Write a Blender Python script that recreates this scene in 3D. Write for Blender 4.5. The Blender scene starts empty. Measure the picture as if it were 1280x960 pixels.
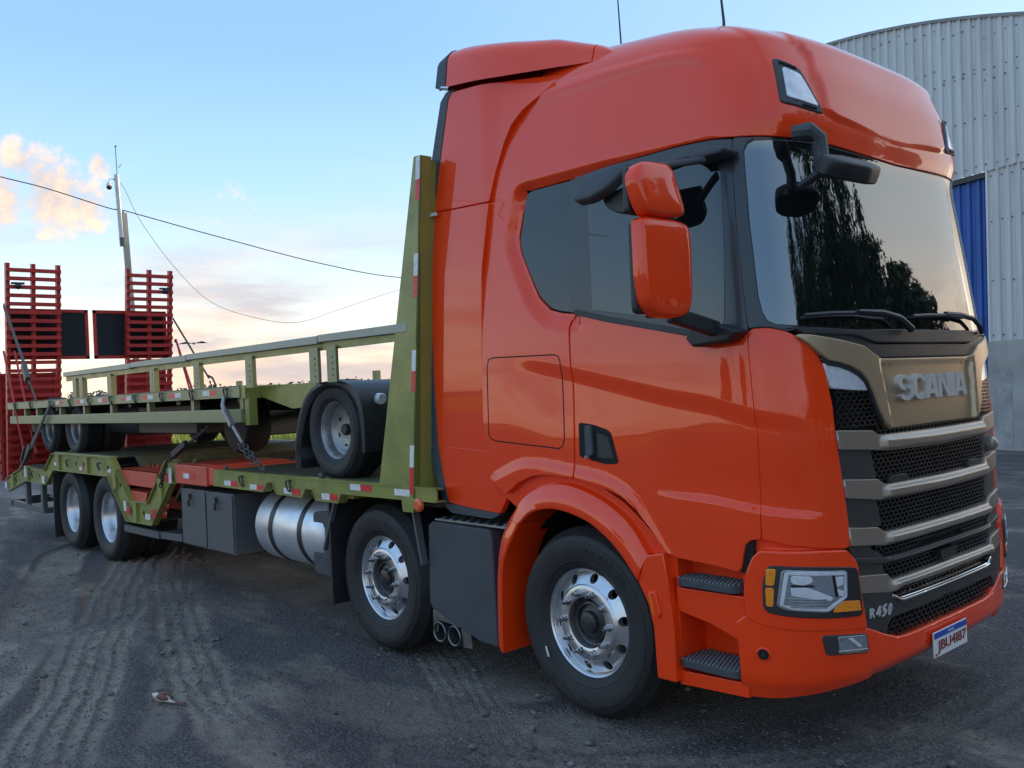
import bpy, bmesh, math, random
import numpy as np
from mathutils import Vector, Matrix
R = math.radians
SC = bpy.context.scene
COL = SC.collection
rng = np.random.default_rng(7)
random.seed(7)

# ---------------------------------------------------------------- camera
cam_data = bpy.data.cameras.new("camera")
cam = bpy.data.objects.new("camera", cam_data)
COL.objects.link(cam)
cam_data.sensor_width = 36.0
cam_data.lens = 1143.28 / 1280.0 * 36.0
cam_data.clip_start = 0.05
cam_data.clip_end = 5000
YAW, PITCH, ROLL = 2.416, 0.0048, -0.0461
f_ = Vector((math.cos(PITCH)*math.cos(YAW), math.cos(PITCH)*math.sin(YAW), math.sin(PITCH)))
r_ = Vector((math.sin(YAW), -math.cos(YAW), 0))
u_ = r_.cross(f_)
rr = math.cos(ROLL)*r_ + math.sin(ROLL)*u_
uu = -math.sin(ROLL)*r_ + math.cos(ROLL)*u_
M = Matrix(((rr.x, uu.x, -f_.x, 2.0839), (rr.y, uu.y, -f_.y, -4.7794), (rr.z, uu.z, -f_.z, 1.8326), (0, 0, 0, 1)))
cam.matrix_world = M
SC.camera = cam
SC.render.engine = 'CYCLES'
SC.view_settings.view_transform = 'Standard'
SC.view_settings.look = 'None'
SC.view_settings.exposure = 2.84
SC.view_settings.gamma = 1.0

# ---------------------------------------------------------------- light
SUN_AZ, SUN_EL = 62.0, 4.0            # degrees, azimuth measured from +X towards +Y
sl = bpy.data.lights.new("sun", 'SUN')
sl.energy = 0.6
sl.angle = R(10)
sl.color = (1.0, 0.82, 0.64)
sun = bpy.data.objects.new("sun", sl)
COL.objects.link(sun)
sd = Vector((math.cos(R(SUN_EL))*math.cos(R(SUN_AZ)), math.cos(R(SUN_EL))*math.sin(R(SUN_AZ)), math.sin(R(SUN_EL))))
sun.rotation_euler = (-sd).to_track_quat('-Z', 'Y').to_euler()
sun.location = (20, 60, 10)

W = bpy.data.worlds.new("World")
SC.world = W
W.use_nodes = True
wn, wl = W.node_tree.nodes, W.node_tree.links
wn.clear()
def N(nodes, t, **k):
    n = nodes.new(t)
    for a, b in k.items():
        if a.startswith('i_'):
            key = a[2:]
            n.inputs[int(key) if key.isdigit() else key.replace('_', ' ')].default_value = b
        else:
            setattr(n, a, b)
    return n
sky = N(wn, 'ShaderNodeTexSky', sky_type='NISHITA', sun_disc=False, sun_elevation=R(13.0), sun_rotation=R(90-SUN_AZ),
        altitude=300, air_density=1.0, dust_density=0.6, ozone_density=1.6)
tc = N(wn, 'ShaderNodeTexCoord')
sep = N(wn, 'ShaderNodeSeparateXYZ')
wl.new(tc.outputs['Generated'], sep.inputs[0])
def wmath(op, a, b=None, clamp=False):
    n = N(wn, 'ShaderNodeMath', operation=op, use_clamp=clamp)
    for i, v in enumerate((a, b)):
        if v is None: continue
        if isinstance(v, (int, float)): n.inputs[i].default_value = v
        else: wl.new(v, n.inputs[i])
    return n.outputs[0]
def wmix(fac, a, b):
    n = N(wn, 'ShaderNodeMix', data_type='RGBA')
    for s, v in ((0, fac), (6, a), (7, b)):
        if isinstance(v, (float, int)): n.inputs[s].default_value = v
        elif isinstance(v, tuple): n.inputs[s].default_value = (*v, 1)
        else: wl.new(v, n.inputs[s])
    return n.outputs[2]
def wramp(v, stops):
    n = N(wn, 'ShaderNodeValToRGB')
    while len(n.color_ramp.elements) < len(stops): n.color_ramp.elements.new(0.5)
    for e, (p, c) in zip(n.color_ramp.elements, stops):
        e.position = p; e.color = (c, c, c, 1) if isinstance(c, (int, float)) else (*c, 1)
    wl.new(v, n.inputs[0])
    return n.outputs[0]
# low layered cloud bands near the horizon, all the way round
mp = N(wn, 'ShaderNodeMapping')
mp.inputs['Scale'].default_value = (1, 1, 5.5)
wl.new(tc.outputs['Generated'], mp.inputs[0])
nz = N(wn, 'ShaderNodeTexNoise', i_Scale=3.2, i_Detail=7.0, i_Roughness=0.6)
wl.new(mp.outputs[0], nz.inputs['Vector'])
band = wramp(sep.outputs[2], [(0.0, 1.0), (0.10, 0.85), (0.19, 0.12), (0.30, 0.0)])
cl = wmath('MULTIPLY', wramp(nz.outputs[0], [(0.44, 0.0), (0.60, 1.0)]), band)
cl = wmath('MULTIPLY', cl, 0.85)
# sunset haze near the horizon, warm
hz = wramp(sep.outputs[2], [(0.0, 1.0), (0.05, 0.82), (0.16, 0.45), (0.32, 0.14), (0.6, 0.0)])
lum = N(wn, 'ShaderNodeRGBToBW')
wl.new(sky.outputs[0], lum.inputs[0])
haze_col = N(wn, 'ShaderNodeVectorMath', operation='SCALE')
haze_col.inputs[0].default_value = (1.12, 1.0, 0.90)
wl.new(wmath('MAXIMUM', wmath('MULTIPLY', lum.outputs[0], .62), 1.2), haze_col.inputs['Scale'])
K_ = 2.6
def wramp3(v, stops):
    n = N(wn, 'ShaderNodeValToRGB')
    while len(n.color_ramp.elements) < len(stops): n.color_ramp.elements.new(0.5)
    for e, (p, c) in zip(n.color_ramp.elements, stops): e.position = p; e.color = (*c, 1)
    wl.new(v, n.inputs[0]); return n.outputs[0]
dusk = wramp3(sep.outputs[2], [(0.0, (.51, .43, .38)), (0.05, (.46, .425, .40)), (0.12, (.345, .42, .485)), (0.22, (.20, .355, .545)), (0.35, (.128, .27, .51)), (0.50, (.135, .27, .49)), (1.0, (.20, .30, .46))])
dk_ = N(wn, 'ShaderNodeVectorMath', operation='SCALE'); wl.new(dusk, dk_.inputs[0]); dk_.inputs['Scale'].default_value = K_*.92
nk_ = N(wn, 'ShaderNodeVectorMath', operation='SCALE'); wl.new(sky.outputs[0], nk_.inputs[0]); nk_.inputs['Scale'].default_value = .16
ad_ = N(wn, 'ShaderNodeVectorMath', operation='ADD'); wl.new(dk_.outputs[0], ad_.inputs[0]); wl.new(nk_.outputs[0], ad_.inputs[1])
# the afterglow side of the sky is paler and warmer, strongest low down
sdv = N(wn, 'ShaderNodeVectorMath', operation='DOT_PRODUCT'); wl.new(tc.outputs['Generated'], sdv.inputs[0]); sdv.inputs[1].default_value = tuple(sd)
glow = wramp(sdv.outputs['Value'], [(0.15, 0.0), (0.75, 0.35), (1.0, 1.0)])
base = wmix(wmath('MULTIPLY', glow, 0.85), ad_.outputs[0], wmix(wramp(sep.outputs[2], [(0.0, 1.0), (0.08, .65), (0.20, .15), (0.34, 0.0)]), (1.25, 1.55, 1.75), (4.2, 3.0, 1.9)))
cl_col = N(wn, 'ShaderNodeMix', data_type='RGBA')
cl_col.inputs[6].default_value = (.86, .78, .88, 1)
cl_col.inputs[7].default_value = (1.5, 1.12, .90, 1)
nz2 = N(wn, 'ShaderNodeTexNoise', i_Scale=7.0, i_Detail=5.0)
wl.new(mp.outputs[0], nz2.inputs['Vector'])
wl.new(wramp(nz2.outputs[0], [(0.42, 0.0), (0.62, 1.0)]), cl_col.inputs[0])
col = wmix(cl, base, cl_col.outputs[2])
# cumulus clouds: three small lit clouds, each a lump of noise round its own direction
def wdir(px, py):
    d = f_ + (px-640)/1143.28*rr - (py-480)/1143.28*uu
    return tuple(d.normalized())
nz3 = N(wn, 'ShaderNodeTexNoise', i_Scale=26.0, i_Detail=9.0, i_Roughness=0.62)
wl.new(tc.outputs['Generated'], nz3.inputs['Vector'])
tot = None
for d, rad, amp in ((wdir(66, 244), 0.052, 1.0), (wdir(28, 205), 0.032, .85), (wdir(-10, 246), 0.05, 1.0), (wdir(106, 256), 0.034, .9), (wdir(126, 205), 0.020, 0.75), (wdir(285, 264), 0.034, 0.34), (wdir(50, 222), .036, .9)):
    v = N(wn, 'ShaderNodeVectorMath', operation='DISTANCE')
    v.inputs[1].default_value = d
    wl.new(tc.outputs['Generated'], v.inputs[0])
    m = wmath('SUBTRACT', 1.0, wmath('DIVIDE', v.outputs['Value'], rad), clamp=True)
    m = wmath('MULTIPLY', wmath('POWER', m, 0.8), amp)
    tot = m if tot is None else wmath('MAXIMUM', tot, m)
cm = wmath('ADD', wmath('MULTIPLY', tot, 0.95), wmath('MULTIPLY', wmath('SUBTRACT', nz3.outputs[0], 0.5), 2.6))
cm = wmath('MULTIPLY', wramp(cm, [(0.30, 0.0), (0.72, 0.9)]), wramp(tot, [(0.02, 0.0), (0.25, 1.0)]))
col = wmix(cm, col, wmix(wramp(nz3.outputs[0], [(0.40, 0.0), (0.62, 1.0)]), (1.05, .90, .90), (1.72, 1.40, 1.10)))
bg = N(wn, 'ShaderNodeBackground', i_Strength=0.10)
wbal = N(wn, 'ShaderNodeVectorMath', operation='MULTIPLY')
wbal.inputs[1].default_value = (1.07, 1.0, .94)
wl.new(col, wbal.inputs[0])
wl.new(wbal.outputs[0], bg.inputs[0])
wo = N(wn, 'ShaderNodeOutputWorld')
wl.new(bg.outputs[0], wo.inputs[0])

# ---------------------------------------------------------------- materials
def mat(name, base, rough=0.5, metal=0.0, coat=0.0, coat_rough=0.03, var=0.0, var_scale=3.0, var_col=None, bump=0.0, bump_scale=40.0,
        rvar=0.0, ior=1.5, alpha=1.0, trans=0.0, detail=5.0, spec=0.5, emit=None, stretch=None):
    m = bpy.data.materials.new(name)
    m.use_nodes = True
    n, l = m.node_tree.nodes, m.node_tree.links
    b = n['Principled BSDF']
    b.inputs['Base Color'].default_value = (*base, 1)
    b.inputs['Roughness'].default_value = rough
    b.inputs['Metallic'].default_value = metal
    b.inputs['Coat Weight'].default_value = coat
    b.inputs['Coat Roughness'].default_value = coat_rough
    b.inputs['IOR'].default_value = ior
    b.inputs['Transmission Weight'].default_value = trans
    b.inputs['Specular IOR Level'].default_value = spec
    t = n.new('ShaderNodeTexCoord')
    src = t.outputs['Object']
    if stretch:
        mpn = n.new('ShaderNodeMapping'); mpn.inputs['Scale'].default_value = stretch
        l.new(src, mpn.inputs[0]); src = mpn.outputs[0]
    if var or rvar:
        nt = N(n, 'ShaderNodeTexNoise', i_Scale=var_scale, i_Detail=detail, i_Roughness=0.6)
        l.new(src, nt.inputs['Vector'])
        rp = n.new('ShaderNodeValToRGB')
        rp.color_ramp.elements[0].position = 0.35; rp.color_ramp.elements[1].position = 0.7
        l.new(nt.outputs[0], rp.inputs[0])
        if var:
            mx = n.new('ShaderNodeMix'); mx.data_type = 'RGBA'
            vc = var_col or tuple(min(1, c*(1+var)+.01*var) for c in base)
            mx.inputs[6].default_value = (*base, 1); mx.inputs[7].default_value = (*vc, 1)
            mm = N(n, 'ShaderNodeMath', operation='MULTIPLY'); mm.inputs[1].default_value = min(1, var) if var_col else 1.0
            l.new(rp.outputs[0], mm.inputs[0]); l.new(mm.outputs[0], mx.inputs[0])
            l.new(mx.outputs[2], b.inputs['Base Color'])
        if rvar:
            mr = N(n, 'ShaderNodeMapRange'); mr.inputs[3].default_value = rough; mr.inputs[4].default_value = min(1, rough+rvar)
            l.new(rp.outputs[0], mr.inputs[0]); l.new(mr.outputs[0], b.inputs['Roughness'])
    if bump:
        nb = N(n, 'ShaderNodeTexNoise', i_Scale=bump_scale, i_Detail=6.0)
        l.new(src, nb.inputs['Vector'])
        bp = N(n, 'ShaderNodeBump', i_Strength=bump, i_Distance=0.01)
        l.new(nb.outputs[0], bp.inputs['Height']); l.new(bp.outputs[0], b.inputs['Normal'])
    if emit:
        b.inputs['Emission Color'].default_value = (*emit[0], 1); b.inputs['Emission Strength'].default_value = emit[1]
    return m
RED = mat('orange_red_paint', (0.95, 0.052, 0.003), .42, 0.0, 1.0, .02, spec=.15, rvar=.12, var=.10, var_scale=1.7, var_col=(.86, .052, .008))
DRED = mat('ramp_red_paint', (0.58, 0.024, 0.018), .45, 0, .3, .2, var=.6, var_scale=9, var_col=(.30, .035, .025), bump=.25, rvar=.3, detail=9)
BRED = mat('deck_red_paint', (0.72, 0.075, 0.035), .5, 0, .3, .2, var=.4, var_scale=8, var_col=(.35, .07, .05), bump=.2)
GREEN = mat('olive_paint', (0.275, 0.275, 0.050), .42, 0, .35, .15, var=.55, var_scale=5, var_col=(.17, .16, .06), bump=.2, rvar=.3, detail=9)
RAILG = mat('grey_green_rail', (0.30, 0.325, 0.27), .45, 0, .3, .2, var=.4, var_scale=3, var_col=(.22, .24, .19), bump=.1)
REFL = mat('lamp_bright_reflector', (0.80, 0.83, 0.88), .22, .25, 1.0, .02, var=.5, var_scale=30, var_col=(.5, .53, .57))
GREENL = mat('pale_olive_paint', (0.265, 0.262, 0.12), .5, 0, .3, .2, var=.4, var_scale=3, var_col=(.20, .21, .12), bump=.1)
DECK = mat('worn_deck_steel', (0.075, 0.08, 0.035), .65, 0, 0, var=.8, var_scale=6, var_col=(.14, .13, .10), bump=.4, bump_scale=60)
BLACK = mat('black_plastic', (0.014, 0.015, 0.017), .45, 0, var=.5, var_scale=6, bump=.15, bump_scale=300)
GREYP = mat('dark_grey_plastic', (0.045, 0.053, 0.062), .5, 0, var=.3, var_scale=4, bump=.15, bump_scale=400, rvar=.15)
PILLAR = mat('grey_black_pillar', (0.022, 0.026, 0.032), .32, 0, .3, .1)
GLASS = mat('dark_tinted_glass', (0.006, 0.008, 0.009), .02, 0, 0, ior=2.35, spec=.6)
GLASSS = mat('side_glass', (0.006, 0.008, 0.009), .02, 0, 0, ior=1.72, spec=.55)
GLASSQ = mat('quarter_glass', (0.015, 0.020, 0.024), .08, 0, 0, ior=1.6)
LENS = mat('lamp_lens', (0.34, 0.36, 0.39), .14, .35, 1.0, .02, var=.6, var_scale=9, var_col=(.16, .17, .20), stretch=(1, 3, 9))
LENSD = mat('lamp_reflector', (0.30, 0.32, 0.34), .2, .6, 1.0, .02, var=.6, var_scale=25)
LENSW = mat('milky_lamp_cover', (0.55, 0.56, 0.62), .15, .2, 1.0, .03, var=.5, var_scale=14)
AMBER = mat('amber_lens', (0.85, 0.22, 0.01), .2, 0, 1.0, .03, var=.5, var_scale=60)
BADGE = mat('sunset_tint_badge_panel', (0.50, 0.37, 0.23), .36, .6, .15, .25)  # warm sunset reflection put into the base colour of this grey panel
METAL = mat('grey_champagne_metal', (0.40, 0.345, 0.29), .36, .75, .12, .3, bump=.05, bump_scale=500)
METALD = mat('dark_metal_trim', (0.058, 0.056, 0.054), .42, .3, .1, .2)
CHROME = mat('chrome', (0.75, 0.75, 0.76), .12, 1.0)
ALU = mat('polished_aluminium', (0.66, 0.67, 0.69), .27, .9, rvar=.12, var=.2, var_scale=12, var_col=(.5, .5, .51), bump=.02, bump_scale=60)
ALUT = mat('tank_aluminium', (0.74, 0.77, 0.81), .32, .7, rvar=.2, var=.3, var_scale=5, var_col=(.45, .48, .54), bump=.08, bump_scale=20)
RIMG = mat('worn_silver_rim', (0.36, 0.36, 0.36), .38, .6, var=.6, var_scale=9, var_col=(.17, .16, .15), bump=.2)
RUBBER = mat('tyre_rubber', (0.016, 0.0165, 0.018), .62, 0, var=.6, var_scale=5, var_col=(.028, .027, .027), bump=.25, bump_scale=120)
TYRED = mat('dusty_tyre_tread', (0.022, 0.021, 0.021), .8, 0, var=.7, var_scale=8, var_col=(.07, .062, .055), bump=.4, bump_scale=90)
STEELG = mat('grey_painted_steel', (0.075, 0.085, 0.095), .48, 0, .2, .2, var=.7, var_col=(.12, .115, .105), detail=9, var_scale=3, bump=.1, rvar=.15)
HUBD = mat('oily_hub', (0.035, 0.035, 0.036), .35, .4, var=.8, var_scale=14, bump=.3, bump_scale=60)
NUT = mat('nut_steel', (0.42, 0.42, 0.43), .3, 1.0)
MESH = mat('black_grille_mesh', (0.010, 0.010, 0.011), .35, .0, .3, .15)
VOID = mat('void_shade_black', (0.004, 0.004, 0.004), .8)  # shade of gaps, seams and holes painted as near black; engine bay too
WHITE = mat('white_reflective', (0.62, 0.62, 0.60), .4, 0, var=.35, var_scale=20)
TAPER = mat('red_reflective', (0.62, 0.02, 0.03), .35, 0, var=.35, var_scale=20)
PLATEM = mat('plate_white', (0.72, 0.72, 0.72), .35)
PLATEB = mat('plate_blue', (0.012, 0.07, 0.42), .35)
PLATER = mat('plate_red_ink', (0.25, 0.03, 0.03), .4)
NETM = mat('dark_net', (0.006, 0.008, 0.012), .7)
STRAP = mat('webbing_strap', (0.12, 0.12, 0.11), .8, bump=.4, bump_scale=200)
CHAINM = mat('chain_steel', (0.10, 0.095, 0.085), .5, .7, var=.6, var_scale=30)
EXH = mat('exhaust_steel', (0.30, 0.30, 0.30), .4, .9, var=.6, var_scale=14, var_col=(.12, .11, .10))
CHECK = mat('tread_plate_aluminium', (0.42, 0.43, 0.43), .4, .9, var=.5, var_scale=30, var_col=(.2, .2, .2))
BLUECAP = mat('blue_cap', (0.01, 0.10, 0.40), .4)
LETTER = mat('satin_silver_letter', (0.60, 0.57, 0.54), .38, .25)

# ---------------------------------------------------------------- helpers
def link(o, parent=None):
    COL.objects.link(o)
    if parent is not None: o.parent = parent
    return o
def thing(name, label, cat, loc=(0, 0, 0), group=None):
    o = bpy.data.objects.new(name, None)
    o.empty_display_size = .2
    link(o); o.location = loc
    o['label'] = label; o['category'] = cat
    if group: o['group'] = group
    return o
def tag(o, label, cat, group=None):
    o['label'] = label; o['category'] = cat
    if group: o['group'] = group
    return o
def finish(name, me, m, parent, smooth=True, angle=35, label=None, bevel=0):
    for x in (m if isinstance(m, (list, tuple)) else [m]): me.materials.append(x)
    if smooth:
        me.polygons.foreach_set('use_smooth', [True]*len(me.polygons))
        me.set_sharp_from_angle(angle=R(angle))
    o = bpy.data.objects.new(name, me)
    if bevel:
        bv = o.modifiers.new('bevel', 'BEVEL'); bv.width = bevel; bv.segments = 2; bv.limit_method = 'ANGLE'; bv.angle_limit = R(40); bv.harden_normals = True
    if label: o['label'] = label
    return link(o, parent)
class MB:
    def __init__(s): s.v = []; s.f = []; s.mi = []; s.cur = 0; s.mir = False
    def add(s, vs, fs):
        b = len(s.v); s.v += [tuple(map(float, v)) for v in vs]; s.f += [tuple(b+i for i in f) for f in fs]; s.mi += [s.cur]*len(fs)
        return s
    def box(s, x0, x1, y0, y1, z0, z1):
        x0, x1 = sorted((x0, x1)); y0, y1 = sorted((y0, y1)); z0, z1 = sorted((z0, z1))
        return s.add([(x0,y0,z0),(x1,y0,z0),(x1,y1,z0),(x0,y1,z0),(x0,y0,z1),(x1,y0,z1),(x1,y1,z1),(x0,y1,z1)],
              [(0,3,2,1),(4,5,6,7),(0,1,5,4),(1,2,6,5),(2,3,7,6),(3,0,4,7)])
    def prism(s, poly, y0, y1, axis=1):
        # poly in the plane across `axis`, extruded from y0 to y1
        def P(a, b, c):
            return (a, c, b) if axis == 1 else ((c, a, b) if axis == 0 else (a, b, c))
        n = len(poly)
        ar = sum(poly[i][0]*poly[(i+1) % n][1]-poly[(i+1) % n][0]*poly[i][1] for i in range(n))
        if ar < 0: poly = poly[::-1]
        vs = [P(a, b, y0) for a, b in poly]+[P(a, b, y1) for a, b in poly]
        fs = [tuple(range(n)), tuple(range(2*n-1, n-1, -1))]+[(i, i+n, (i+1) % n+n, (i+1) % n) for i in range(n)]
        if axis != 1: fs = [f[::-1] for f in fs]
        if y0 > y1: fs = [f[::-1] for f in fs]
        return s.add(vs, fs)
    def beam(s, a, b, w, h, up=(0, 0, 1)):
        a, b = Vector(a), Vector(b); d = (b-a).normalized(); up = Vector(up)
        sx = d.cross(up)
        if sx.length < 1e-4: sx = d.cross(Vector((1, 0, 0)))
        sx.normalize(); uz = sx.cross(d)
        vs = []
        for p in (a, b):
            for i, j in ((-1,-1),(1,-1),(1,1),(-1,1)): vs.append(p+sx*(i*w/2)+uz*(j*h/2))
        return s.add(vs, [(0,1,2,3)[::-1],(4,5,6,7),(0,1,5,4),(1,2,6,5),(2,3,7,6),(3,0,4,7)])
    def tube(s, pts, r, n=8, cap=True):
        pts = [Vector(p) for p in pts]; rs = r if isinstance(r, (list, tuple)) else [r]*len(pts)
        prev = None; vs = []; fs = []
        for i, p in enumerate(pts):
            d = (pts[min(i+1, len(pts)-1)]-pts[max(i-1, 0)]).normalized()
            if prev is None:
                a = d.cross(Vector((0, 0, 1)))
                if a.length < .05: a = d.cross(Vector((1, 0, 0)))
            else: a = prev-d*prev.dot(d)
            a.normalize(); prev = a; b = d.cross(a)
            for k in range(n):
                t = 2*math.pi*k/n; vs.append(p+(a*math.cos(t)+b*math.sin(t))*rs[i])
        for i in range(len(pts)-1):
            for k in range(n): fs.append((i*n+k, i*n+(k+1) % n, (i+1)*n+(k+1) % n, (i+1)*n+k))
        if cap: fs += [tuple(range(n))[::-1], tuple(range((len(pts)-1)*n, len(pts)*n))]
        return s.add(vs, fs)
    def lathe(s, prof, c, n=48, axis=1, close=False):
        # prof: (radius, offset along axis)
        vs = []; fs = []; k = len(prof)
        for i in range(n):
            t = 2*math.pi*i/n
            for rad, off in prof:
                if axis == 1: vs.append((c[0]+rad*math.cos(t), c[1]+off, c[2]+rad*math.sin(t)))
                elif axis == 0: vs.append((c[0]+off, c[1]+rad*math.cos(t), c[2]+rad*math.sin(t)))
                else: vs.append((c[0]+rad*math.cos(t), c[1]+rad*math.sin(t), c[2]+off))
        for i in range(n):
            j = (i+1) % n
            for a in range(k-1 if not close else k):
                b = (a+1) % k
                fs.append((i*k+a, i*k+b, j*k+b, j*k+a))
        return s.add(vs, fs)
    def sphere(s, c, r, n=12, m=8, sc=(1, 1, 1)):
        prof = [(r*math.sin(math.pi*i/m), -r*math.cos(math.pi*i/m)) for i in range(m+1)]
        b = len(s.v); s.lathe(prof, (0, 0, 0), n, axis=2)
        for i in range(b, len(s.v)):
            x, y, z = s.v[i]; s.v[i] = (c[0]+x*sc[0], c[1]+y*sc[1], c[2]+z*sc[2])
        return s
    def mirror_y(s, join=False):
        if not join: s.mir = True; return s
        b = len(s.v); s.v += [(x, -y, z) for x, y, z in s.v[:b]]; k = len(s.f)
        s.f += [tuple(b+i for i in f[::-1]) for f in s.f[:k]]; s.mi += s.mi[:k]
        return s
    def build(s, name, m, parent=None, smooth=True, angle=35, bevel=0, label=None, fixn=True, merge=True):
        me = bpy.data.meshes.new(name); me.from_pydata(s.v, [], s.f); 
        if len(set(s.mi)) > 1: me.polygons.foreach_set('material_index', s.mi)
        me.update()
        if fixn or merge:
            bm = bmesh.new(); bm.from_mesh(me)
            if merge: bmesh.ops.remove_doubles(bm, verts=bm.verts, dist=1e-5)
            if fixn: bmesh.ops.recalc_face_normals(bm, faces=bm.faces)
            bm.to_mesh(me); bm.free()
        o = finish(name, me, m, parent, smooth, angle, label, bevel)
        if s.mir:
            c = o.copy(); c.scale = (1, -1, 1); link(c, parent)
        return o
def clone(o, parent=None, loc=None, copy_children=True):
    c = o.copy(); COL.objects.link(c)
    if parent is not None: c.parent = parent
    if loc is not None: c.location = loc
    if copy_children:
        for ch in list(o.children): clone(ch, c)
    return c
def smoothstep(a, b, x):
    t = np.clip((x-a)/(b-a), 0, 1); return t*t*(3-2*t)
def cr(pts, k=6):
    """Catmull-Rom through points"""
    pts = [np.array(p, float) for p in pts]; out = []
    P = [2*pts[0]-pts[1]]+pts+[2*pts[-1]-pts[-2]]
    for i in range(1, len(P)-2):
        for j in range(k):
            t = j/k
            out.append(.5*((2*P[i])+(P[i+1]-P[i-1])*t+(2*P[i-1]-5*P[i]+4*P[i+1]-P[i+2])*t*t+(3*P[i]-P[i-1]-3*P[i+1]+P[i+2])*t**3))
    out.append(pts[-1]); return [tuple(p) for p in out]
def rnd(poly, r, k=4):
    """round the corners of a polygon"""
    out = []; n = len(poly)
    for i in range(n):
        a, b, c = (np.array(poly[j % n], float) for j in (i-1, i, i+1))
        la, lc = np.linalg.norm(a-b), np.linalg.norm(c-b); q = min(r, la*.45, lc*.45)
        p0, p1 = b+(a-b)/la*q, b+(c-b)/lc*q
        for j in range(k+1):
            t = j/k; out.append(tuple((1-t)**2*p0+2*t*(1-t)*b+t*t*p1))
    return out

# ---------------------------------------------------------------- cab surface: plan section at every height
ZK = np.array([0.25,0.36,0.45,0.75,1.10,1.60,1.98,2.45,2.92,3.05,3.30,3.45])
FK = np.array([-.09,-.03,0.00,.010,.000,-.01,-.04,-.095,-.165,-.152,-.195,-.245])
WK = np.array([1.16,1.20,1.215,1.22,1.22,1.22,1.205,1.175,1.145,1.14,1.115,1.09])
NK = np.array([3.2,3.2,3.2,3.2,3.2,3.2,3.2,3.2,3.4,3.6,3.6,3.4])
_zz = np.arange(0, 3.451, .005)
def _smooth(K, sg=.045):
    zz = np.arange(-.3, 3.75, .005); y = np.interp(zz, ZK, K)
    y = np.where(zz > 3.45, K[-1]+(zz-3.45)*(K[-1]-K[-2])/(ZK[-1]-ZK[-2]), y)
    g = np.exp(-.5*(np.arange(-30, 31)*.005/sg)**2); g /= g.sum(); y2 = np.convolve(y, g, 'same')
    return np.interp(_zz, zz, y2)
FS, WS, NS = _smooth(FK), _smooth(WK), _smooth(NK)
RX, RR = -2.62, .25
_a = np.linspace(0, np.pi/2, 4001); _x = .5*np.sin(_a)**(2/3.2); _y = -1.2*np.maximum(np.cos(_a), 0)**(2/3.2)
_s = np.r_[0, np.cumsum(np.hypot(np.diff(_x), np.diff(_y)))]; _s /= _s[-1]
def S(u, v):
    u, v = np.broadcast_arrays(np.asarray(u, float), np.asarray(v, float))
    q = np.clip(v-3.45, 0, 1); th = np.clip(q/.5, 0, 1)*np.pi/2; w2 = np.clip((q-.5)/.5, 0, 1)
    F, Wd, Nn = [np.interp(v, _zz, K) for K in (FS, WS, NS)]
    sl_ = .18*np.sin(th)
    Wd = (Wd-RR*(1-np.cos(th))-.167*sl_)*(1-w2)
    F = F-.40*(1-np.cos(th))-.33*sl_-w2*.9
    a = np.interp(np.clip(u-1, 0, 1), _s, _a); Xc = F-.5
    X = np.where(u < 1, RX+(Xc-RX)*u, Xc+.5*np.maximum(np.sin(a), 0)**(2/Nn))
    Y = np.where(u < 1, -Wd, -Wd*np.maximum(np.cos(a), 0)**(2/Nn))
    rz = .15+.16*np.clip((-X-.35)/1.1, 0, 1)**.9
    Z = np.where(q > 0, 3.45+rz*np.sin(th)+.05*w2*(2-w2), v)
    return np.stack([X, Y, Z], -1)
def uX(x, z):
    return (x-RX)/(np.interp(z, ZK, FK)-.5-RX)
def pline(pts):
    xs = np.array([p[0] for p in pts]); ys = np.array([p[1] for p in pts])
    return lambda u: np.interp(u, xs, ys)
CREASE1 = pline([(.295,2.051),(.517,1.964),(.865,1.804),(.982,1.763),(1.148,1.693),(1.30,1.655)])
CREASE2 = pline([(.826,1.262),(.95,1.25),(1.138,1.212),(1.34,1.172)])
ARCHC0 = [(.24,1.33),(.33,1.40),(.40,1.418),(.556,1.385),(.672,1.345),(.750,1.265),(.81,1.12),(.85,1.0)]
ARCHC = cr(ARCHC0, 5)
UNDER = pline([(.341,3.02),(.396,3.042),(.737,3.03),(1.10,2.995),(1.171,2.965)])
QC = [(.30,3.02),(.31,2.85),(.295,2.721),(.297,2.597),(.335,2.44),(.390,2.307),(.444,2.232),(.578,2.185)]
QW = [(.391,2.99),(.375,2.85),(.357,2.727),(.365,2.631),(.404,2.461),(.434,2.345),(.478,2.268),(.523,2.243),(.58,2.228)]
def dist_pl(u, v, pl, su=2.1, signed=False):
    d = np.full(np.shape(u), 9.0); sg = np.ones(np.shape(u))
    for (a, b), (c, e) in zip(pl[:-1], pl[1:]):
        ax, ay, bx, by = a*su, b, c*su, e
        t = np.clip(((u*su-ax)*(bx-ax)+(v-ay)*(by-ay))/((bx-ax)**2+(by-ay)**2), 0, 1)
        dd = np.hypot(u*su-ax-t*(bx-ax), v-ay-t*(by-ay)); m = dd < d
        sg = np.where(m, np.sign((bx-ax)*(v-ay)-(by-ay)*(u*su-ax)), sg); d = np.where(m, dd, d)
    return d*sg if signed else d
QWS = cr(QW, 4)
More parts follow.
